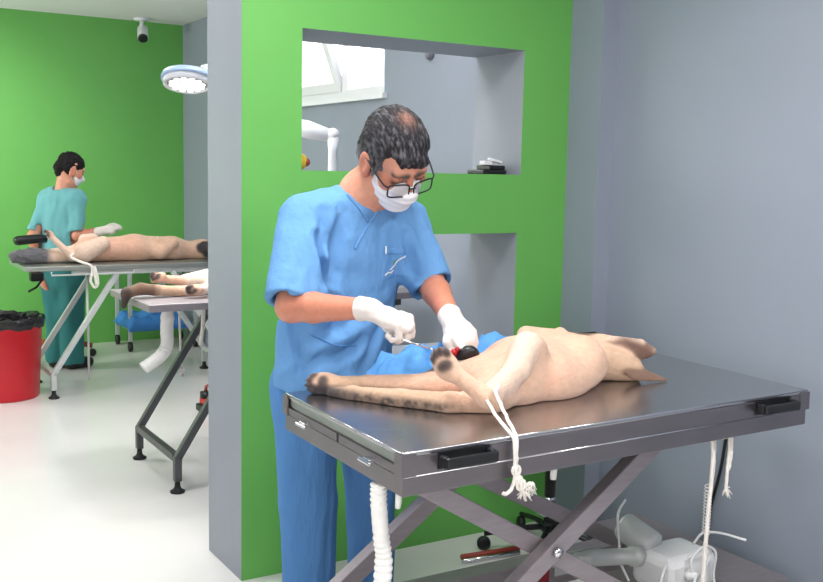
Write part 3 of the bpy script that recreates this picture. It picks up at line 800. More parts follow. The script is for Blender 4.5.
s.cap(shL, elL+dL*.08, .062, .075, k=.04, cut=[(cL, dL+ax(0, -.15, .1))]); s.cap(elL-dL*.03, elL+dL*.08, .052, .056, k=.01, op='sub', cut=[(cL-dL*.035, -dL)])
s.half((1.35, 2.8, .862), (0, 0, -1))
vt = ax(1.452, 2.640, 1.402)
s.cap(nk+ax(.005, -.03, .075), vt+ax(0, -.02, .01), .070, .003, k=.006, op='sub'); s.cap(nk+ax(0, .01, .045), nk+ax(0, .0, .16), .066, .085, k=.006, op='sub')
# folds: (a, b, r, depth) grooves and ridges
folds = [(ax(1.30, 2.64, 1.40), ax(1.26, 2.62, 1.20), .016, .010), (ax(1.265, 2.63, 1.33), ax(1.30, 2.63, 1.10), .014, .012),
         (ax(1.33, 2.62, 1.14), ax(1.25, 2.66, 1.17), .014, .010), (ax(1.24, 2.67, 1.30), ax(1.13, 2.58, 1.17), .014, .007), (ax(1.22, 2.67, 1.24), ax(1.16, 2.56, 1.15), .012, .006),
         (ax(1.29, 2.62, 1.24), ax(1.36, 2.63, 1.02), .018, .009), (ax(1.40, 2.63, 1.08), ax(1.28, 2.66, 1.02), .018, .008), (ax(1.45, 2.63, 1.02), ax(1.30, 2.66, .95), .02, .009),
         (ax(1.52, 2.64, 1.10), ax(1.42, 2.66, .90), .018, .007), (ax(1.58, 2.62, 1.33), ax(1.60, 2.63, 1.20), .014, .010), (ax(1.53, 2.62, 1.34), ax(1.56, 2.63, 1.16), .014, .006),
         (ax(1.24, 2.72, 1.10), ax(1.25, 2.70, .90), .016, .008), (ax(1.33, 2.63, 1.00), ax(1.22, 2.68, .90), .016, .007), (ax(1.36, 2.64, 1.40), ax(1.33, 2.62, 1.20), .02, .006)]
def fold(P, d):
    for a, b, r, dep in folds:
        ab = b-a; t = np.clip(((P-a)@ab)/(ab@ab), 0, 1); q = P-a-t[:, None]*ab; q = q*np.array([1, .35, 1]); e = np.sqrt((q*q).sum(-1))
        d = d+1.9*dep*np.exp(-(e/(r*.75))**2)*np.sin(np.pi*np.clip(t*.9+.05, 0, 1))-.8*dep*np.exp(-((e-1.9*r)/r)**2)
    r1 = np.abs(vnoise(P*np.array([9, 6, 6])+3.)); r2 = np.abs(vnoise((P@np.array([[.8, 0, .6], [0, 1, 0], [-.6, 0, .8]]))*np.array([22, 14, 9])))
    return d+.008*(.4-r1)+.005*(.4-r2)+.0018*vnoise(P*np.array([40, 30, 22]))
s.post = fold
top_me = s.mesh(.0058, None, 1)
top = link('scrub_top', top_me, M_scrub, surgeon)
bvh = BVHTree.FromPolygons([tuple(v.co+V((1.43, 2.85, 0))) for v in top_me.vertices], [tuple(p.vertices) for p in top_me.polygons])
def front(x, z, off=.0, y0=2.2):
    h = bvh.ray_cast(V((x, y0, z)), V((0, 1, 0)))
    return (h[0]+h[1]*off) if h[0] else V((x, 2.62, z))
def patch(name, corners, off, m, parent, nu=14, nv=14, label=None):
    """thin sewn-on cloth piece lying on the front of the top; corners (x, z): bl, br, tr, tl"""
    bl, br, tr, tl = [np.array(c) for c in corners]; b = MB(); g = []
    for j in range(nv+1):
        row = []
        for i in range(nu+1):
            u, v = i/nu, j/nv; p = bl*(1-u)*(1-v)+br*u*(1-v)+tr*u*v+tl*(1-u)*v
            edge = min(u, 1-u, v, 1-v)
            row.append((front(p[0], p[1], off if edge > 0 else -.003)))
        g.append(row)
    vs = [[b.bm.verts.new(c) for c in r] for r in g]
    for j in range(nv):
        for i in range(nu): b.bm.faces.new((vs[j][i], vs[j][i+1], vs[j+1][i+1], vs[j+1][i])).smooth = True
    return obj(name, b, m, parent, label)
pk = patch('chest_pocket', [(1.498, 1.185), (1.578, 1.198), (1.580, 1.292), (1.500, 1.292)], .0035, M_scrub, top)
seam = lambda pts, off, n=8: [front(pts[i][0]+(pts[i+1][0]-pts[i][0])*k/n, pts[i][1]+(pts[i+1][1]-pts[i][1])*k/n, off) for i in range(len(pts)-1) for k in range(n+1)]
obj('pocket_hem', MB().tube(seam([(1.501, 1.272), (1.579, 1.272)], .005), .0014, 6), M_trouser, pk)
M_logo = mat('emblem_thread', (232, 232, 230), .7); M_logog = mat('emblem_green', (60, 160, 120), .7)
obj('emblem', MB().tube(seam([(1.528, 1.222), (1.548, 1.238), (1.566, 1.258), (1.574, 1.264)], .0062, 5), .0022, 6), M_logo, pk, 'white embroidered arc')
obj('emblem', MB().tube(seam([(1.508, 1.206), (1.520, 1.214), (1.530, 1.213), (1.541, 1.220)], .0062, 5), .0024, 6), M_logo, pk, 'white embroidered lettering mark')
obj('emblem', MB().tube(seam([(1.544, 1.244), (1.549, 1.250)], .0062, 4), .0034, 6), M_logog, pk, 'green embroidered dot')
obj('pen_clip', MB().tube(seam([(1.508, 1.296), (1.508, 1.272)], .006, 4), .003, 6), M_logo, pk)
# crossed V placket and lower pocket edge
vz = [(1.398, 1.455), (1.418, 1.425), (1.448, 1.368)]
obj('neckline', MB().tube(seam([(1.512, 1.44), (1.49, 1.41), (1.452, 1.366), (1.425, 1.33), (1.40, 1.29)], .001), .004, 8), M_scrub, top)
obj('neckline', MB().tube(seam([(1.385, 1.452), (1.41, 1.42), (1.448, 1.37)], .001), .004, 8), M_scrub, top)
obj('pocket_seam', MB().tube(seam([(1.27, 1.035), (1.33, 1.005), (1.41, .995)], .001), .0025, 6), M_trouser, top)

# ---- trousers
s = SDF()
s.cap(pelv+ax(0, .01, .05), pelv+ax(.0, .02, -.07), .155, .165, k=.04, fl=(0, 1, 0), fs=.72)
s.chain([hipR, knR, ftR+ax(0, 0, -.01)], [.106, .092, .086], k=.04); s.chain([hipL, knL, ftL+ax(0, 0, -.01)], [.104, .086, .082], k=.05)
s.half((0, 0, .055), (0, 0, -1))
def tf(P, d):
    return d+.006*vnoise(P*np.array([16, 12, 4.]))+.004*vnoise(P*np.array([34, 22, 9.]))+.006*np.exp(-((P[:, 0]-1.40+.03*(.9-P[:, 2]))/.012)**2)*(P[:, 2] < .8)*(P[:, 1] < 2.83)
s.post = tf
link('scrub_trousers', s.mesh(.0075, None, 1), M_trouser, surgeon)
for f in (ftR, ftL):
    s = SDF(); s.cap(f+ax(0, .04, -.05), f+ax(.0, -.16, -.055), .042, .038, k=.02, fl=(0, 0, 1), fs=.9); s.half((0, 0, .002), (0, 0, -1))
    link('shoe', s.mesh(.007), M_wplastic, surgeon)
# ---- gloves
def glove(fn, w, el, lab):
    s = SDF(); fn(s, .0022, None)
    d = (w-el)/np.linalg.norm(w-el)
    s.cap(w-d*.020, w+d*.02, .0355, .030, k=.014, cut=[(w-d*.020, -d)])
    def wr(P, q): return q+.0012*vnoise(P*np.array([70, 70, 70]))
    s.post = wr
    g = link('glove', s.mesh(.0024, None, 1), M_glove, surgeon, lab)
    return g
glove(hand_R, wrR, elR, 'white glove on the right hand, fist closed around a needle holder'); glove(hand_L, wrL, elL, 'white glove on the left hand, fingers pointing down')
# ------------------------------------------------------------------ man at the far table
M_teal = mat('teal_scrub_cloth', (100, 166, 170), .85, var=.04, vscale=7, bump=.08, bscale=120, sheen=.15)
M_teal2 = mat('dark_teal_trouser_cloth', (42, 116, 116), .85, var=.04, vscale=7, bump=.08, bscale=120)
hc2 = ax(1.655, 7.575, 1.492); hl2, hf2, hu2 = frame(8, 22, 4); HS2 = 1.0
s = SDF(); H2 = head_sdf(s, hc2, hl2, hf2, hu2, HS2)
fy = math.radians(38); fd = ax(math.cos(fy), math.sin(fy), 0); rd = ax(math.sin(fy), -math.cos(fy), 0)   # facing, own right
nk2 = ax(1.60, 7.60, 1.345); ch2 = ax(1.575, 7.60, 1.12); pv2 = ax(1.585, 7.62, .80)
sR, sL = nk2+rd*.135+ax(.0, 0, -.065), nk2-rd*.135+ax(.0, 0, -.065)
eR, wR2 = ax(1.672, 7.47, 1.015), ax(1.835, 7.42, 1.055)
eL, wL2 = ax(1.40, 7.66, 1.00), ax(1.44, 7.64, .73)
s.cap(nk2+ax(0, 0, -.02), H2(0, -.02, -.05), .058, .054, k=.03, c=SK)
s.cap(pv2, ch2, .12, .13, k=.05, c=SK, fl=fd, fs=.62); s.cap(sR-rd*.02, sL+rd*.02, .045, .045, k=.05, c=SK)
for a, b, c_ in ((sR, eR, wR2), (sL, eL, wL2)):
    s.cap(a, b, .044, .040, k=.03, c=SK); s.cap(b, c_, .042, .028, k=.02, c=SKR)
def small_hand(s, w, d, n, e, c):
    d, n = d/np.linalg.norm(d), n/np.linalg.norm(n); sd = np.cross(n, d)
    s.cap(w, w+d*.075, .026+e, .034+e, k=.015, c=c, fl=n, fs=.55)
    for i, o in enumerate((-.027, -.009, .009, .026)):
        a = w+d*.08+sd*o; L = (.036, .040, .037, .029)[i]
        s.chain([a, a+d*L-n*.006, a+d*L*1.7-n*.02], [.0105+e, .0095+e, .008+e], k=.006, c=c)
    b0 = w+d*.02-sd*.022; s.chain([b0, b0+d*.035-sd*.018-n*.01, b0+d*.065-sd*.016-n*.02], [.015+e, .012+e, .009+e], k=.012, c=c)
small_hand(s, wR2, ax(.95, .1, .30), ax(.2, -.55, .8), -.001, SKR); small_hand(s, wL2, ax(.25, -.05, -.95), ax(-.9, -.3, -.1), 0, SKR)
hR2, hL2 = pv2+rd*.085+ax(0, 0, -.03), pv2-rd*.085+ax(0, 0, -.03)
kR2, kL2 = ax(1.655, 7.62, .43), ax(1.575, 7.70, .43); fR2, fL2 = ax(1.66, 7.66, .09), ax(1.57, 7.76, .09)
for a, b, c_ in ((hR2, kR2, fR2), (hL2, kL2, fL2)): s.chain([a, b, c_], [.07, .05, .036], k=.03, c=SK)
s.tint = skt
man = thing('person', 'man in teal scrubs with his back turned, behind the far pale table', 'person', (1.6, 7.65, 0))
link('body', s.mesh(.008, SK), M_skin, man)
s = SDF(); R2 = np.array([hl2, hf2, hu2]); BK = lin(30, 26, 28)
s.ell(H2(0, -.014, .042), HS2*ax(.081, .103, .088), R2, .01, BK); s.cap(H2(0, -.082, -.02), H2(0, -.066, -.055), HS2*.045, HS2*.035, .03, BK)
for q in (-1, 1):
    s.ell(H2(q*.064, -.03, 0), HS2*ax(.018, .05, .046), R2, .015, BK)
    s.ell(H2(q*.082, -.004, -.014), HS2*ax(.022, .026, .036), R2, .006, None, op='sub')
s.ell(H2(0, .09, -.03), HS2*ax(.09, .062, .078), R2, .012, None, op='sub'); s.ell(H2(0, .03, -.10), HS2*ax(.09, .09, .075), R2, .012, None, op='sub')
s.post = lambda P, d: d+.005*vnoise(P*60)+.003*vnoise(P*130)+.003
link('hair', s.mesh(.0045, BK), M_hair, man)
s = SDF()
s.ell(H2(0, .036, -.046), HS2*ax(.062, .068, .076), R2, .01); s.cap(H2(0, .09, -.012), H2(0, .108, -.034), HS2*.012, HS2*.018, .02)
s.half(H2(0, .092, -.004), hu2+hf2*.12); s.half(H2(0, .016, -.06), -hf2-hu2*.25)
mk2 = link('face_mask', s.mesh(.005), M_mask, man, 'white face mask')
for q in (-1, 1): obj('ear_loop', MB().tube([H2(q*.060, .040, -.018), H2(q*.082, -.012, .02), H2(q*.082, -.03, 0), H2(q*.06, .018, -.088)], .0025, 6), M_mask, mk2)
s = SDF()
s.cap(pv2+ax(0, 0, .0), ch2, .160, .155, k=.05, fl=fd, fs=.66)
s.cap(sR-rd*.03, sL+rd*.03, .062, .062, k=.05); s.cap(nk2+ax(0, 0, -.03), sR, .055, .06, k=.05); s.cap(nk2+ax(0, 0, -.03), sL, .055, .06, k=.05)
for a, b in ((sR, eR), (sL, eL)):
    d = (b-a)/np.linalg.norm(b-a); s.cap(a, b+d*.05, .056, .064, k=.03, cut=[(b-d*.035, d)]); s.cap(b-d*.09, b+d*.04, .048, .055, k=.01, op='sub', cut=[(b-d*.09, -d)])
s.half((0, 0, .74), (0, 0, -1)); s.cap(nk2+ax(0, 0, .02), nk2+fd*.03+ax(0, 0, .16), .068, .09, k=.006, op='sub')
s.post = lambda P, d: d+.010*vnoise(P*np.array([15, 15, 7]))+.005*vnoise(P*np.array([34, 34, 15]))
link('scrub_top', s.mesh(.009, None, 1), M_teal, man)
s = SDF(); s.cap(pv2+ax(0, 0, .02), pv2+ax(0, 0, -.06), .14, .15, k=.04, fl=fd, fs=.72)
s.chain([hR2, kR2, fR2+ax(0, 0, -.02)], [.10, .092, .086], k=.05); s.chain([hL2, kL2, fL2+ax(0, 0, -.02)], [.10, .092, .086], k=.05); s.half((0, 0, .05), (0, 0, -1))
s.post = lambda P, d: d+.009*vnoise(P*np.array([18, 18, 7]))
link('scrub_trousers', s.mesh(.01, None, 1), M_teal2, man)
for f in (fR2, fL2):
    s = SDF(); s.cap(f+ax(-.02, 0, -.045), f+fd*.12+ax(.03, -.03, -.05), .045, .042, k=.02); s.half((0, 0, .002), (0, 0, -1)); link('shoe', s.mesh(.008), M_black, man, 'black shoe')
s = SDF(); small_hand(s, wR2, ax(.95, .1, .30), ax(.2, -.55, .8), .0035, None); s.cap(wR2+ax(-.03, 0, -.01), wR2+ax(.01, 0, 0), .036, .032, k=.01)
link('glove', s.mesh(.005, None, 1), M_glove, man, 'white glove on the outstretched right hand')
# ------------------------------------------------------------------ things on and under the steel table
def wavy(pts, n=6, amp=.004, seed=0):
    """smooth path through pts (Catmull-Rom) with a little wobble"""
    rg = np.random.default_rng(seed); P = [np.array(p, float) for p in pts]; P = [2*P[0]-P[1]]+P+[2*P[-1]-P[-2]]; out = []
    for i in range(1, len(P)-2):
        for k in range(n):
            t = k/n; a, b, c, d = P[i-1:i+3]
            out.append(.5*((2*b)+(c-a)*t+(2*a-5*b+4*c-d)*t*t+(3*b-a-3*c+d)*t**3)+rg.normal(size=3)*amp*(0 if (i == 1 and k == 0) else 1))
    out.append(P[-2]); return [V(p) for p in out]

# folded blue drape behind the dog
b = MB(); nx, ny = 60, 34; g = []
for j in range(ny+1):
    row = []
    for i in range(nx+1):
        u, v = i/nx, j/ny
        x = 1.345+u*.53; y = 2.36+v*.15-.02*math.sin(u*2.2)*(1-v)
        hgt = (.080+.022*u)*math.exp(-((u-.5)/.56)**8)*math.exp(-((v-.66)/.5)**4)
        p = np.array([[x, y, 0.]])
        f = .05*(.35-abs(float(vnoise(p*np.array([9, 26, 1])+p[:, [1, 0, 2]]*9)[0])))+.028*(.3-abs(float(vnoise(p*np.array([26, 17, 1])+p[:, [1, 0, 2]]*-14+5)[0])))+.008*float(vnoise(p*np.array([34, 52, 1])+7)[0])
        e = min(u, 1-u, v, 1-v); k = min(1, e/.10)
        z = ztab(x, y)+.0035+(hgt*(.55+.45*k)+f*1.1)*(k**.7)
        row.append((x+.01*float(vnoise(p*9+3)[0]), y+.012*float(vnoise(p*11+5)[0]), max(z, ztab(x, y)+.0035)))
    g.append(row)
T_ = [[b.bm.verts.new(c) for c in r] for r in g]; B_ = [[b.bm.verts.new((c[0], c[1], max(ztab(c[0], c[1])+.0008, c[2]-.003))) for c in r] for r in g]
for j in range(ny):
    for i in range(nx):
        b.bm.faces.new((T_[j][i], T_[j][i+1], T_[j+1][i+1], T_[j+1][i])).smooth = True; b.bm.faces.new((B_[j][i], B_[j+1][i], B_[j+1][i+1], B_[j][i+1]))
for i in range(nx):
    b.bm.faces.new((T_[0][i], B_[0][i], B_[0][i+1], T_[0][i+1])); b.bm.faces.new((T_[ny][i], T_[ny][i+1], B_[ny][i+1], B_[ny][i]))
for j in range(ny):
    b.bm.faces.new((T_[j][0], T_[j+1][0], B_[j+1][0], B_[j][0])); b.bm.faces.new((T_[j][nx], B_[j][nx], B_[j+1][nx], T_[j+1][nx]))
tag(obj('surgical_drape', b, M_drape), 'crumpled blue cloth drape on the steel table behind the dog', 'drape')

# needle holder in the right glove
t0, t1_ = V((1.335, 2.30, 1.082)), V((1.437, 2.243, 1.045)); dt = (t1_-t0).normalized()
nh = thing('needle_holder', 'thin steel needle holder held in the right gloved fist', 'tool', tuple(t0))
obj('shaft', MB().tube([t0-dt*.005, t0+dt*.06, t1_-dt*.0205], [.0035, .0032, .0024], 8), M_chrome, nh)
obj('jaw', MB().tube([t1_-dt*.02, t1_+dt*.004], [.0026, .0016], 8), M_chrome, nh)
# black instrument handle and swab at the left glove
b = MB(); b.tube(wavy([(1.540, 2.300, 1.006), (1.552, 2.285, 1.020), (1.568, 2.272, 1.027), (1.590, 2.264, 1.018)], 4, 0), [.008, .010, .013, .015, .017, .018, .019, .019, .019, .018, .016, .013, .009], 12)
tag(obj('retractor', b, M_black), 'black rounded instrument handle lying on the dog beside the left glove', 'tool')
b = MB(); b.ball((1.528, 2.292, 1.026), (.012, .009, .011), 2); b.ball((1.534, 2.286, 1.034), (.007, .006, .008), 2)
tag(obj('swab', b, M_blood), 'small red stained swab under the left gloved fingers', 'swab')
b = MB(); b.beam((1.39, 2.335, .958), (1.425, 2.315, .925), .006, .005, (0, 0, 1), .001)
tag(obj('spatula', b, M_redbrown), 'small brown stick on the blue drape near the dog', 'tool')

# rope around the hock, over the table edge, knotted
def rope(name, lab, cat, strands, r, ends=(), seed=0, group=None, m=None, knots=()):
    b = MB()
    for k, st in enumerate(strands): b.tube(wavy(st, 6, .0005, seed+k), r, 7)
    for kc, kr in knots:
        for q in range(3):
            a = q*1.1; b.tube([V(kc)+V((math.cos(t)*kr*math.cos(a), math.cos(t)*kr*math.sin(a)*.6, math.sin(t)*kr)) for t in [i*math.pi/5 for i in range(10)]], r*.9, 6, closed=True)
    rg = np.random.default_rng(seed+50)
    for e in ends:
        for q in range(20):
            d = rg.normal(size=3)*np.array([.007, .005, .005])+np.array([.004, 0, -.012]); b.tube([V(e), V(e)+V(d*.6)+V((0, 0, .003)), V(e)+V(d*1.4)], [r*.5, r*.45, r*.25], 5)
    return tag(obj(name, b, m or M_cord), lab, cat, group)
hk = V((1.456, 2.018, .968)); loop = [hk+V((.030*math.cos(a)*.75, .030*math.sin(a)*.6, .022*math.cos(a)-.004*math.sin(a))) for a in [i*2*math.pi/10 for i in range(11)]]
ye, xo = 1.852, 1.414
R_ = lambda *q: [(xo+x, y, z) for x, y, z in q]
rope('tie_rope', 'white cord tying the hind leg of the tan dog, knotted at the steel table edge', 'rope',
     [loop, [(1.452, 1.995, .988), (1.437, 1.94, .955)]+R_((.006, 1.868, .916), (.001, ye-.004, .902), (0, ye-.009, .86), (-.001, ye-.010, .832)),
      [(1.432, 1.995, .960), (1.424, 1.94, .932)]+R_((-.002, 1.872, .911), (-.006, ye-.004, .901), (-.006, ye-.010, .86), (-.005, ye-.012, .832)),
      R_((-.003, ye-.012, .83), (-.009, ye-.014, .80), (-.018, ye-.014, .780), (-.035, ye-.016, .774), (-.043, ye-.016, .778)),
      R_((-.003, ye-.012, .83), (.003, ye-.016, .80), (.019, ye-.02, .788), (.035, ye-.022, .792)), R_((-.001, ye-.012, .825), (.007, ye-.018, .79), (.015, ye-.02, .768))],
     .0046, ends=R_((.035, ye-.022, .792), (.015, ye-.02, .772), (.027, ye-.02, .784)), seed=3, knots=[((xo-.003, ye-.013, .826), .011), ((xo+.009, ye-.018, .79), .012), ((xo+.003, ye-.016, .802), .009)])
# ties hanging at the right end of the front side
rope('hanging_tie', 'long white cord hanging to the floor below the right end of the steel table', 'rope', [[(2.14, 1.90, .80), (2.142, 1.895, .74), (2.135, 1.895, .60), (2.128, 1.895, .45), (2.130, 1.895, .30), (2.128, 1.9, .10), (2.12, 1.9, .012)], [(2.148, 1.90, .80), (2.150, 1.9, .72), (2.142, 1.9, .62), (2.134, 1.897, .45), (2.136, 1.9, .28), (2.13, 1.9, .09), (2.14, 1.92, .012)]], .006, seed=11)
rope('hanging_tie', 'short frayed white cord hanging at the far right under the steel table', 'rope', [[(2.215, 1.905, .803), (2.213, 1.90, .76), (2.208, 1.90, .70), (2.208, 1.9, .635)], [(2.185, 1.905, .795), (2.2, 1.902, .797), (2.218, 1.90, .796), (2.22, 1.9, .74), (2.213, 1.9, .70)]], .005, ends=[(2.208, 1.9, .645)], seed=12)
b = MB(); cc = [V((2.152+.010*math.cos(i*math.pi/4), 1.915+.010*math.sin(i*math.pi/4), .66-.0024*i/2)) for i in range(8*15)]; b.tube(cc, .0022, 5)
b.tube([(2.162, 1.915, .80), (2.166, 1.915, .72), (2.162, 1.915, .66)], .0025, 6)
tag(obj('coiled_cable', b, M_wplastic), 'thin coiled grey cable beside the long hanging white cord', 'cable')
# ringed hose under the near corner
pts = wavy([(1.129, 2.0, .79), (1.130, 2.0, .74), (1.138, 2.0, .66), (1.146, 2.0, .60), (1.142, 2.0, .52), (1.136, 2.0, .40), (1.13, 2.0, .2), (1.10, 2.02, .02)], 24, 0)
rr = [.0195+.0016*math.sin(i*1.05)*(1 if (i < 26 or 44 < i < 96) else .25)+(.002 if i > 70 else 0) for i in range(len(pts))]
tag(obj('drain_hose', MB().tube(pts, rr, 16), M_tape), 'white ringed hose hanging from under the near corner of the steel table', 'hose')
tag(obj('strap', MB().tube([(1.142, 1.93, .792), (1.143, 1.93, .765), (1.142, 1.932, .748)], [.007, .008, .006], 8), M_tape), 'short white strap end beside the ringed hose', 'strap')
tag(obj('strap', MB().tube([(1.62, 1.955, .795), (1.621, 1.955, .765), (1.62, 1.955, .742)], [.008, .009, .008], 8), M_tape), 'short white strap end under the middle of the steel table', 'strap')

# lift motor, part of the table
am = MB(); am.box(2.24, 2.46, 2.13, 2.30, .215, .338, bev=.028); act = obj('lift_motor', am, M_wplastic, ot, 'white plastic lift motor housing')
obj('motor_can', MB().lathe([(.03, -.01), (.046, 0), (.048, .01), (.048, .115), (.042, .125), (.02, .128)], (2.30, 2.26, .335), (-.22, .85, .30), 24), M_wmetal, act)
obj('actuator_tube', MB().lathe([(.014, -.03), (.018, -.03), (.018, .0), (.026, .0), (.027, .02), (.026, .17), (.033, .17), (.033, .21)], (2.045, 2.30, .330), (1, -.18, -.09), 20), M_wmetal, act)
obj('socket', MB().lathe([(.02, 0), (.02, .02), (.013, .022), (.012, .035)], (2.325, 2.13, .285), (0, -1, .1), 16), M_wplastic, act)
for n, pth in enumerate([[(2.31, 2.12, .345), (2.36, 2.10, .372), (2.40, 2.11, .345), (2.37, 2.115, .29), (2.325, 2.11, .295), (2.31, 2.105, .345), (2.35, 2.095, .382), (2.41, 2.10, .35), (2.42, 2.11, .26), (2.43, 2.08, .16)],
                         [(2.42, 2.2, .345), (2.46, 2.2, .372), (2.50, 2.16, .378), (2.55, 2.1, .365)], [(2.25, 2.15, .33), (2.20, 2.12, .30), (2.185, 2.12, .22), (2.19, 2.1, .1)],
                         [(2.20, 2.31, .34), (2.235, 2.36, .42), (2.30, 2.40, .445), (2.33, 2.43, .43)], [(2.20, 2.31, .34), (2.185, 2.29, .30), (2.18, 2.24, .25)], [(2.33, 2.10, .30), (2.30, 2.08, .26), (2.30, 2.06, .15)]]):
    obj('cable', MB().tube(wavy(pth, 8, 0), .0042, 7), M_wplastic, act)
b = MB(); b.box(1.98, 2.20, 2.36, 2.40, .285, .292, bev=.001); b.box(1.98, 2.20, 2.36, 2.364, .26, .285); b.box(1.98, 2.20, 2.396, 2.40, .292, .312)
obj('channel_bracket', b, M_wmetal, ot)
obj('foot_lever', MB().beam((1.88, 2.3, .02), (1.885, 2.3, .42), .022, .03, (0, 1, 0)), mat('dark_red_paint', (134, 26, 38), .4), ot, 'dark red upright lever')
rod = thing('rod', 'red and silver rods lying on the floor behind the steel table', 'rod', (2.32, 3.0, 0))
obj('red_tube', MB().cyl((2.16, 3.15, .0125), (2.42, 3.12, .0125), .012, seg=12), M_redbrown, rod); obj('steel_tube', MB().cyl((2.145, 3.12, .0095), (2.40, 3.09, .0095), .009, seg=12), M_chrome, rod)

# stool mostly hidden behind the table
sc = V((2.53, 3.07, 0)); st = thing('stool', 'black wheeled stool with steel ring behind the steel table', 'stool', tuple(sc))
b = MB(); b.lathe([(.018, .10), (.022, .11), (.022, .50), (.03, .50)], sc, seg=20); obj('gas_lift', b, M_black, st)
obj('collar', MB().lathe([(.026, .17), (.027, .225), (.024, .23)], sc, seg=20), M_chrome, st, 'chrome collar')
hub = obj('hub', MB().lathe([(.03, .085), (.035, .10), (.03, .125), (.02, .13)], sc, seg=20), M_black, st)
for k in range(5):
    a = math.radians(77.5+72*k); e = sc+V((.262*math.cos(a), .262*math.sin(a), .067)); lg = obj('leg', MB().tube([sc+V((0, 0, .105)), sc*.5+V((e.x*.5, e.y*.5, .092)), e], [.014, .012, .010], 8), M_black, st)
    obj('castor', MB().lathe([(.018, -.014), (.028, -.010), (.028, .010), (.018, .014)], e+V((0, 0, -.039)), (-math.sin(a), math.cos(a), 0), 20), M_black, lg)
obj('foot_ring', MB().tube([sc+V((.055*math.cos(t), .055*math.sin(t), .165)) for t in [i*math.pi/12 for i in range(24)]], .006, 8, closed=True), M_chrome, st)
obj('seat', MB().lathe([(.12, .50), (.17, .51), (.178, .535), (.165, .56), (.0, .565)], sc, seg=32), M_black, st)
b = MB(); b.tube(wavy([(2.60, 3.11, .525), (2.70, 3.145, .6), (2.715, 3.14, .84)], 6, 0), .012, 8); bs = obj('back_post', b, M_black, st)
obj('backrest', MB().box(2.645, 2.785, 3.09, 3.125, .74, .885, bev=.018), M_black, st)
tag(obj('power_cable', MB().tube(wavy([(2.872, 2.48, .62), (2.87, 2.50, .45), (2.87, 2.535, .30), (2.872, 2.56, .16), (2.86, 2.58, .01)], 6, 0), .006, 8), M_black), 'black cable hanging down the grey wall under the right end of the steel table', 'cable')

# ------------------------------------------------------------------ on the ledges of the openings
ns = thing('instrument_case', 'small black case with white blocks on the upper ledge of the green partition', 'case', (2.455, 3.5, uz0))
b = MB(); b.box(2.415, 2.535, 3.44, 3.56, uz0, uz0+.018, bev=.004); obj('tray', b, M_black, ns)
b = MB(); b.box(2.455, 2.535, 3.45, 3.55, uz0+.0185, uz0+.038, bev=.004); obj('case_body', b, M_black, ns)
obj('white_block', MB().box(2.435, 2.475, 3.46, 3.50, uz0+.0385, uz0+.056, bev=.003), M_wplastic, ns)
obj('white_block', MB().beam((2.475, 3.49, uz0+.064), (2.535, 3.48, uz0+.050), .025, .012, (0, 0, 1)), M_wplastic, ns)
ys_ = thing('ornament', 'round yellow ornament with a red side on the left end of the upper ledge', 'ornament', (1.652, 3.60, uz0))
obj('ball', MB().ball((1.652, 3.60, uz0+.034), .033, 3), mat('yellow_glaze', (206, 178, 48), .35), ys_); obj('red_patch', MB().ball((1.674, 3.585, uz0+.032), (.016, .016, .018), 2), mat('rust_red_glaze', (150, 62, 44), .4), ys_)

# ------------------------------------------------------------------ surgical lamp behind the partition
lp = thing('surgical_lamp', 'white ceiling surgical lamp with round LED head left of the partition end', 'lamp', (1.95, 4.85, CZ))
M_lw = mat('lamp_white', (226, 228, 232), .3)
b = MB(); b.lathe([(.10, CZ-.03), (.10, CZ)], (1.95, 4.85, 0), seg=24); b.cyl((1.95, 4.85, 1.70), (1.95, 4.85, CZ-.03), .028); obj('ceiling_post', b, M_lw, lp)
lc, la = V((1.622, 4.85, 1.948)), V((-.13, -.26, -.95)).normalized()
hd = obj('lamp_head', MB().lathe([(.02, -.05), (.08, -.045), (.110, -.028), (.118, -.002), (.116, .026), (.103, .028), (.100, .018), (.0, .016)], lc, la, 40), M_lw, lp)
obj('lens_plate', MB().lathe([(.0, .0185), (.098, .0185), (.098, .021), (.0, .021)], lc, la, 40), mat('grey_lens', (150, 150, 155), .2), hd)
obj('rim', MB().lathe([(.119, -.03), (.127, -.012), (.127, .002), (.120, .0)], lc, la, 40), mat('pale_blue_rim', (168, 190, 222), .3), hd, 'pale blue translucent rim')
q_ = V((1, 0, 0)); lu = (q_-la*q_.dot(la)).normalized(); lw_ = la.cross(lu)
for r, n in ((0, 1), (.036, 6), (.073, 12)):
    for k in range(n):
        a = 2*math.pi*k/n; obj('led', MB().lathe([(.014, 0), (.016, .004), (.011, .009), (0, .011)], lc+la*.0215+lu*r*math.cos(a)+lw_*r*math.sin(a), la, 12), M_led, hd)
b = MB(); b.box(1.700, 1.78, 4.81, 4.89, 1.958, 2.03, bev=.008); b.box(1.742, 1.778, 4.74, 4.77, 1.87, 2.0, bev=.006); b.box(1.742, 1.778, 4.76, 4.82, 1.965, 2.0, bev=.004); obj('yoke', b, M_lw, lp)
obj('arm', MB().beam((1.775, 4.85, 2.0), (1.96, 4.85, 2.02), .05, .05), M_lw, lp)
b = MB(); b.tube([(1.95, 4.85, 1.785), (2.05, 4.74, 1.755), (2.16, 4.62, 1.725), (2.245, 4.53, 1.695)], [.030, .034, .046, .032], 16)
b.ball((2.255, 4.52, 1.70), .034, 3); b.tube([(2.256, 4.52, 1.70), (2.256, 4.52, 1.62), (2.256, 4.52, 1.45), (2.256, 4.52, 1.36)], [.033, .022, .026, .020], 16)
obj('spring_arm', b, M_lw, lp, 'white jointed arm seen through the upper opening')
area('surgical_lamp_light', tuple(lc+la*.04), (.18, .18), 9, (1, .98, .94), tuple(lc+la*2))
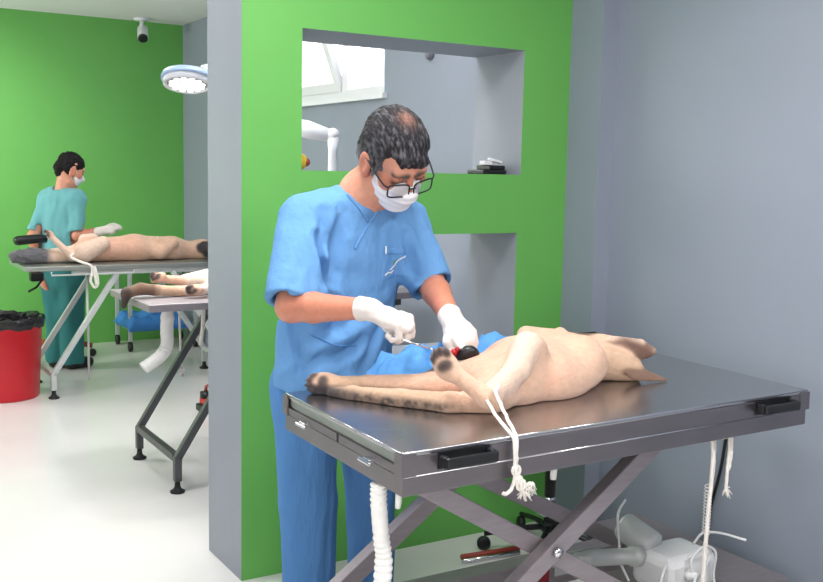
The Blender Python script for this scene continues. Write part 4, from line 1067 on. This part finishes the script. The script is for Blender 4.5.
# dome on the far wall, security camera under the ceiling
tag(obj('dome_sensor', MB().lathe([(.032, 0), (.032, .010), (.026, .025), (.013, .036), (0, .039)], (XW, 4.62, 2.15), (-1, 0, 0), 24), mat('grey_dome', (120, 124, 132), .3)), 'small grey dome on the wall seen through the upper opening', 'sensor')
sv = thing('security_camera', 'white security camera with black face under the ceiling by the green wall', 'camera', (2.468, 8.55, CZ))
obj('mount', MB().lathe([(.065, -.02), (.07, 0)], (2.468, 8.55, CZ-.0), (0, 0, 1), 24), M_lw, sv)
obj('stem', MB().cyl((2.468, 8.55, CZ-.09), (2.468, 8.55, CZ-.02), .016), M_lw, sv)
cb = obj('camera_body', MB().lathe([(.035, -.09), (.044, -.08), (.044, .05), (.040, .055)], (2.468, 8.52, CZ-.135), (-.2, -.75, -.63), 24), M_lw, sv)
obj('camera_face', MB().lathe([(.0405, .052), (.0405, .064), (.03, .068), (0, .068)], (2.468, 8.52, CZ-.135), (-.2, -.75, -.63), 24), M_black, cb)

# ------------------------------------------------------------------ rear room things
bn = thing('waste_bin', 'red plastic bin lined with a black bag left of the far table', 'bin', (1.06, 6.93, 0))
b = MB(); b.lathe([(.215, 0), (.222, .01), (.248, .50), (.256, .50), (.256, .515), (.240, .515), (.214, .02), (0, .02)], (1.06, 6.93, 0), seg=48); obj('bucket', b, M_red, bn)
bb = MB(); ring = []
seg = 56
for r, z in ((.02, .20), (.205, .22), (.224, .42), (.230, .517), (.250, .537), (.266, .525), (.268, .50), (.263, .475), (.259, .470)):
    ring.append([bb.bm.verts.new((1.06+(r+.007*float(vnoise(np.array([[k*.7, z*60, r*40]]))[0]))*math.cos(2*math.pi*k/seg), 6.93+(r+.007*float(vnoise(np.array([[k*.7+9, z*60, r*40]]))[0]))*math.sin(2*math.pi*k/seg), z+.014*float(vnoise(np.array([[k*.9, r*50, 3.]]))[0]))) for k in range(seg)])
for A, B in zip(ring, ring[1:]):
    for k in range(seg): bb.bm.faces.new((A[k], A[(k+1) % seg], B[(k+1) % seg], B[k]))
obj('bin_bag', bb, M_bag, bn, 'black bag folded over the rim')

ct = thing('trolley', 'white metal trolley on black castors below the dogs by the green wall', 'trolley', (2.53, 8.4, 0))
for x in (2.245, 2.80):
    for y in (8.2, 8.6):
        lg = obj('post', MB().box(x-.014, x+.014, y-.014, y+.014, .085, .80), M_wmetal, ct)
        obj('castor', MB().lathe([(.03, -.016), (.042, -.012), (.042, .012), (.03, .016)], (x, y, .042), (1, 0, 0), 20), M_black, lg)
for z in (.20, .76):
    b = MB(); b.box(2.23, 2.815, 8.185, 8.615, z-.018, z, bev=.003); obj('shelf', b, M_wmetal, ct)
b = MB(); b.box(2.25, 2.80, 8.58, 8.60, .42, .44); obj('rail', b, M_wmetal, ct)
b = MB(); nx, ny = 46, 26; T_ = []
for j in range(ny+1):
    r = []
    for i in range(nx+1):
        u, v = i/nx, j/ny; x = 2.20+u*.57; y = 8.13+v*.45
        e = min(u, 1-u, v, 1-v); p = np.array([[x, y, 0.]])
        z = .203+min(1, e/.12)**.6*(.085+.055*float(vnoise(p*9)[0])+.022*float(vnoise(p*24)[0]))+.004
        r.append((x+.014*float(vnoise(p*8+4)[0]), y+.012*float(vnoise(p*8+9)[0]), z-(.03 if v < .03 else 0)))
    T_.append([b.bm.verts.new(c) for c in r])
for j in range(ny):
    for i in range(nx): b.bm.faces.new((T_[j][i], T_[j][i+1], T_[j+1][i+1], T_[j+1][i])).smooth = True
bv = [T_[0][i] for i in range(nx+1)]+[T_[j][nx] for j in range(1, ny+1)]+[T_[ny][i] for i in range(nx-1, -1, -1)]+[T_[j][0] for j in range(ny-1, 0, -1)]
b.bm.faces.new(bv[::-1])
tag(obj('blue_cloth', b, M_drapebg), 'crumpled bright blue cloth on the lower shelf of the white trolley', 'cloth')

# stool behind the man: red-brown star base
cc_ = V((1.68, 8.2, 0)); ch = thing('stool', 'wheeled stool with red-brown star base behind the man in teal', 'stool', tuple(cc_))
obj('column', MB().cyl(cc_+V((0, 0, .1)), cc_+V((0, 0, .47)), .026), M_black, ch)
for k in range(5):
    a = math.radians(200+72*k); e = cc_+V((.25*math.cos(a), .25*math.sin(a), .085)); lg = obj('leg', MB().tube([cc_+V((0, 0, .15)), e], [.028, .020], 8), M_redbrown, ch, 'red-brown base leg')
    obj('castor', MB().lathe([(.02, -.02), (.03, -.014), (.03, .014), (.02, .02)], e+V((0, 0, -.0535)), (-math.sin(a), math.cos(a), 0), 18), M_black, lg)
obj('seat', MB().lathe([(.09, .47), (.12, .48), (.125, .51), (.11, .535), (0, .54)], cc_, seg=28), M_black, ch)
# black padded rest sticking out at the far table's left end
hr = thing('arm_board', 'black padded arm board beside the man in teal, left end of the far table', 'board', (1.36, 7.5, .87))
obj('pad', MB().tube([(1.24, 7.46, .985), (1.26, 7.465, .988), (1.40, 7.5, .998), (1.46, 7.515, .995)], [.026, .034, .032, .03], 12), M_black, hr)
obj('clamp', MB().box(1.33, 1.42, 7.40, 7.48, .70, .765, bev=.012), M_black, hr)
obj('bracket', MB().beam((1.39, 7.47, .73), (1.42, 7.5, .985), .022, .022, (1, 0, 0)), M_black, hr)
obj('lever', MB().tube([(1.41, 7.42, .71), (1.36, 7.36, .665), (1.30, 7.33, .64)], .008, 8), M_black, hr)

# ropes and bandage tube in the rear room
z1 = .872
rope('tie_rope', 'white cord loop hanging from the hind leg of the dog on the far pale table', 'rope', [[(1.50, 6.83, z1+.07), (1.485, 6.82, z1+.045), (1.53, 6.74, z1+.02), (1.58, 6.694, z1-.0), (1.585, 6.690, z1-.05), (1.575, 6.688, z1-.10), (1.60, 6.686, z1-.145), (1.622, 6.686, z1-.12), (1.615, 6.686, z1-.06), (1.60, 6.688, z1-.005)],
     [(1.60, 6.688, z1-.005), (1.602, 6.685, z1-.06), (1.61, 6.684, z1-.13)]], .009, seed=21)
rope('hanging_tie', 'white cord with frayed end hanging under the charcoal framed table', 'rope', [[(1.66, 5.12, .865), (1.664, 5.12, .7), (1.668, 5.12, .55), (1.672, 5.12, .44)]], .006, ends=[(1.672, 5.12, .44), (1.67, 5.12, .47)], seed=22)
rope('hanging_tie', 'thick white cord hanging beside the grey partition end', 'rope', [[(1.715, 4.90, .865), (1.718, 4.90, .80), (1.712, 4.90, .70), (1.70, 4.90, .62)]], .011, seed=23)
pts = wavy([(1.50, 4.80, .866), (1.497, 4.79, .82), (1.492, 4.79, .72), (1.492, 4.79, .655), (1.472, 4.79, .615), (1.425, 4.79, .575), (1.375, 4.79, .545)], 8, .0008, 5)
tag(obj('bandage_tube', MB().tube(pts, [.032+.003*math.sin(i*1.3)*(i < 12) for i in range(len(pts))], 14), M_tape), 'bent white bandaged tube hanging under the charcoal framed table', 'tube')
pd = thing('foot_pump', 'small red and black foot pump on the floor at the grey partition end', 'pump', (2.13, 5.95, 0))
obj('base', MB().box(2.055, 2.24, 5.90, 6.02, 0, .045, bev=.008), M_black, pd); obj('pump_body', MB().box(2.075, 2.23, 5.91, 6.01, .0455, .085, bev=.01), M_red, pd)
obj('cylinder', MB().cyl((2.10, 5.96, .0855), (2.10, 5.96, .125), .034), M_black, pd)
obj('pump_handle', MB().tube([(2.10, 5.96, .125), (2.105, 5.96, .158), (2.13, 5.96, .165), (2.24, 5.96, .168)], .011, 8), M_redbrown, pd)
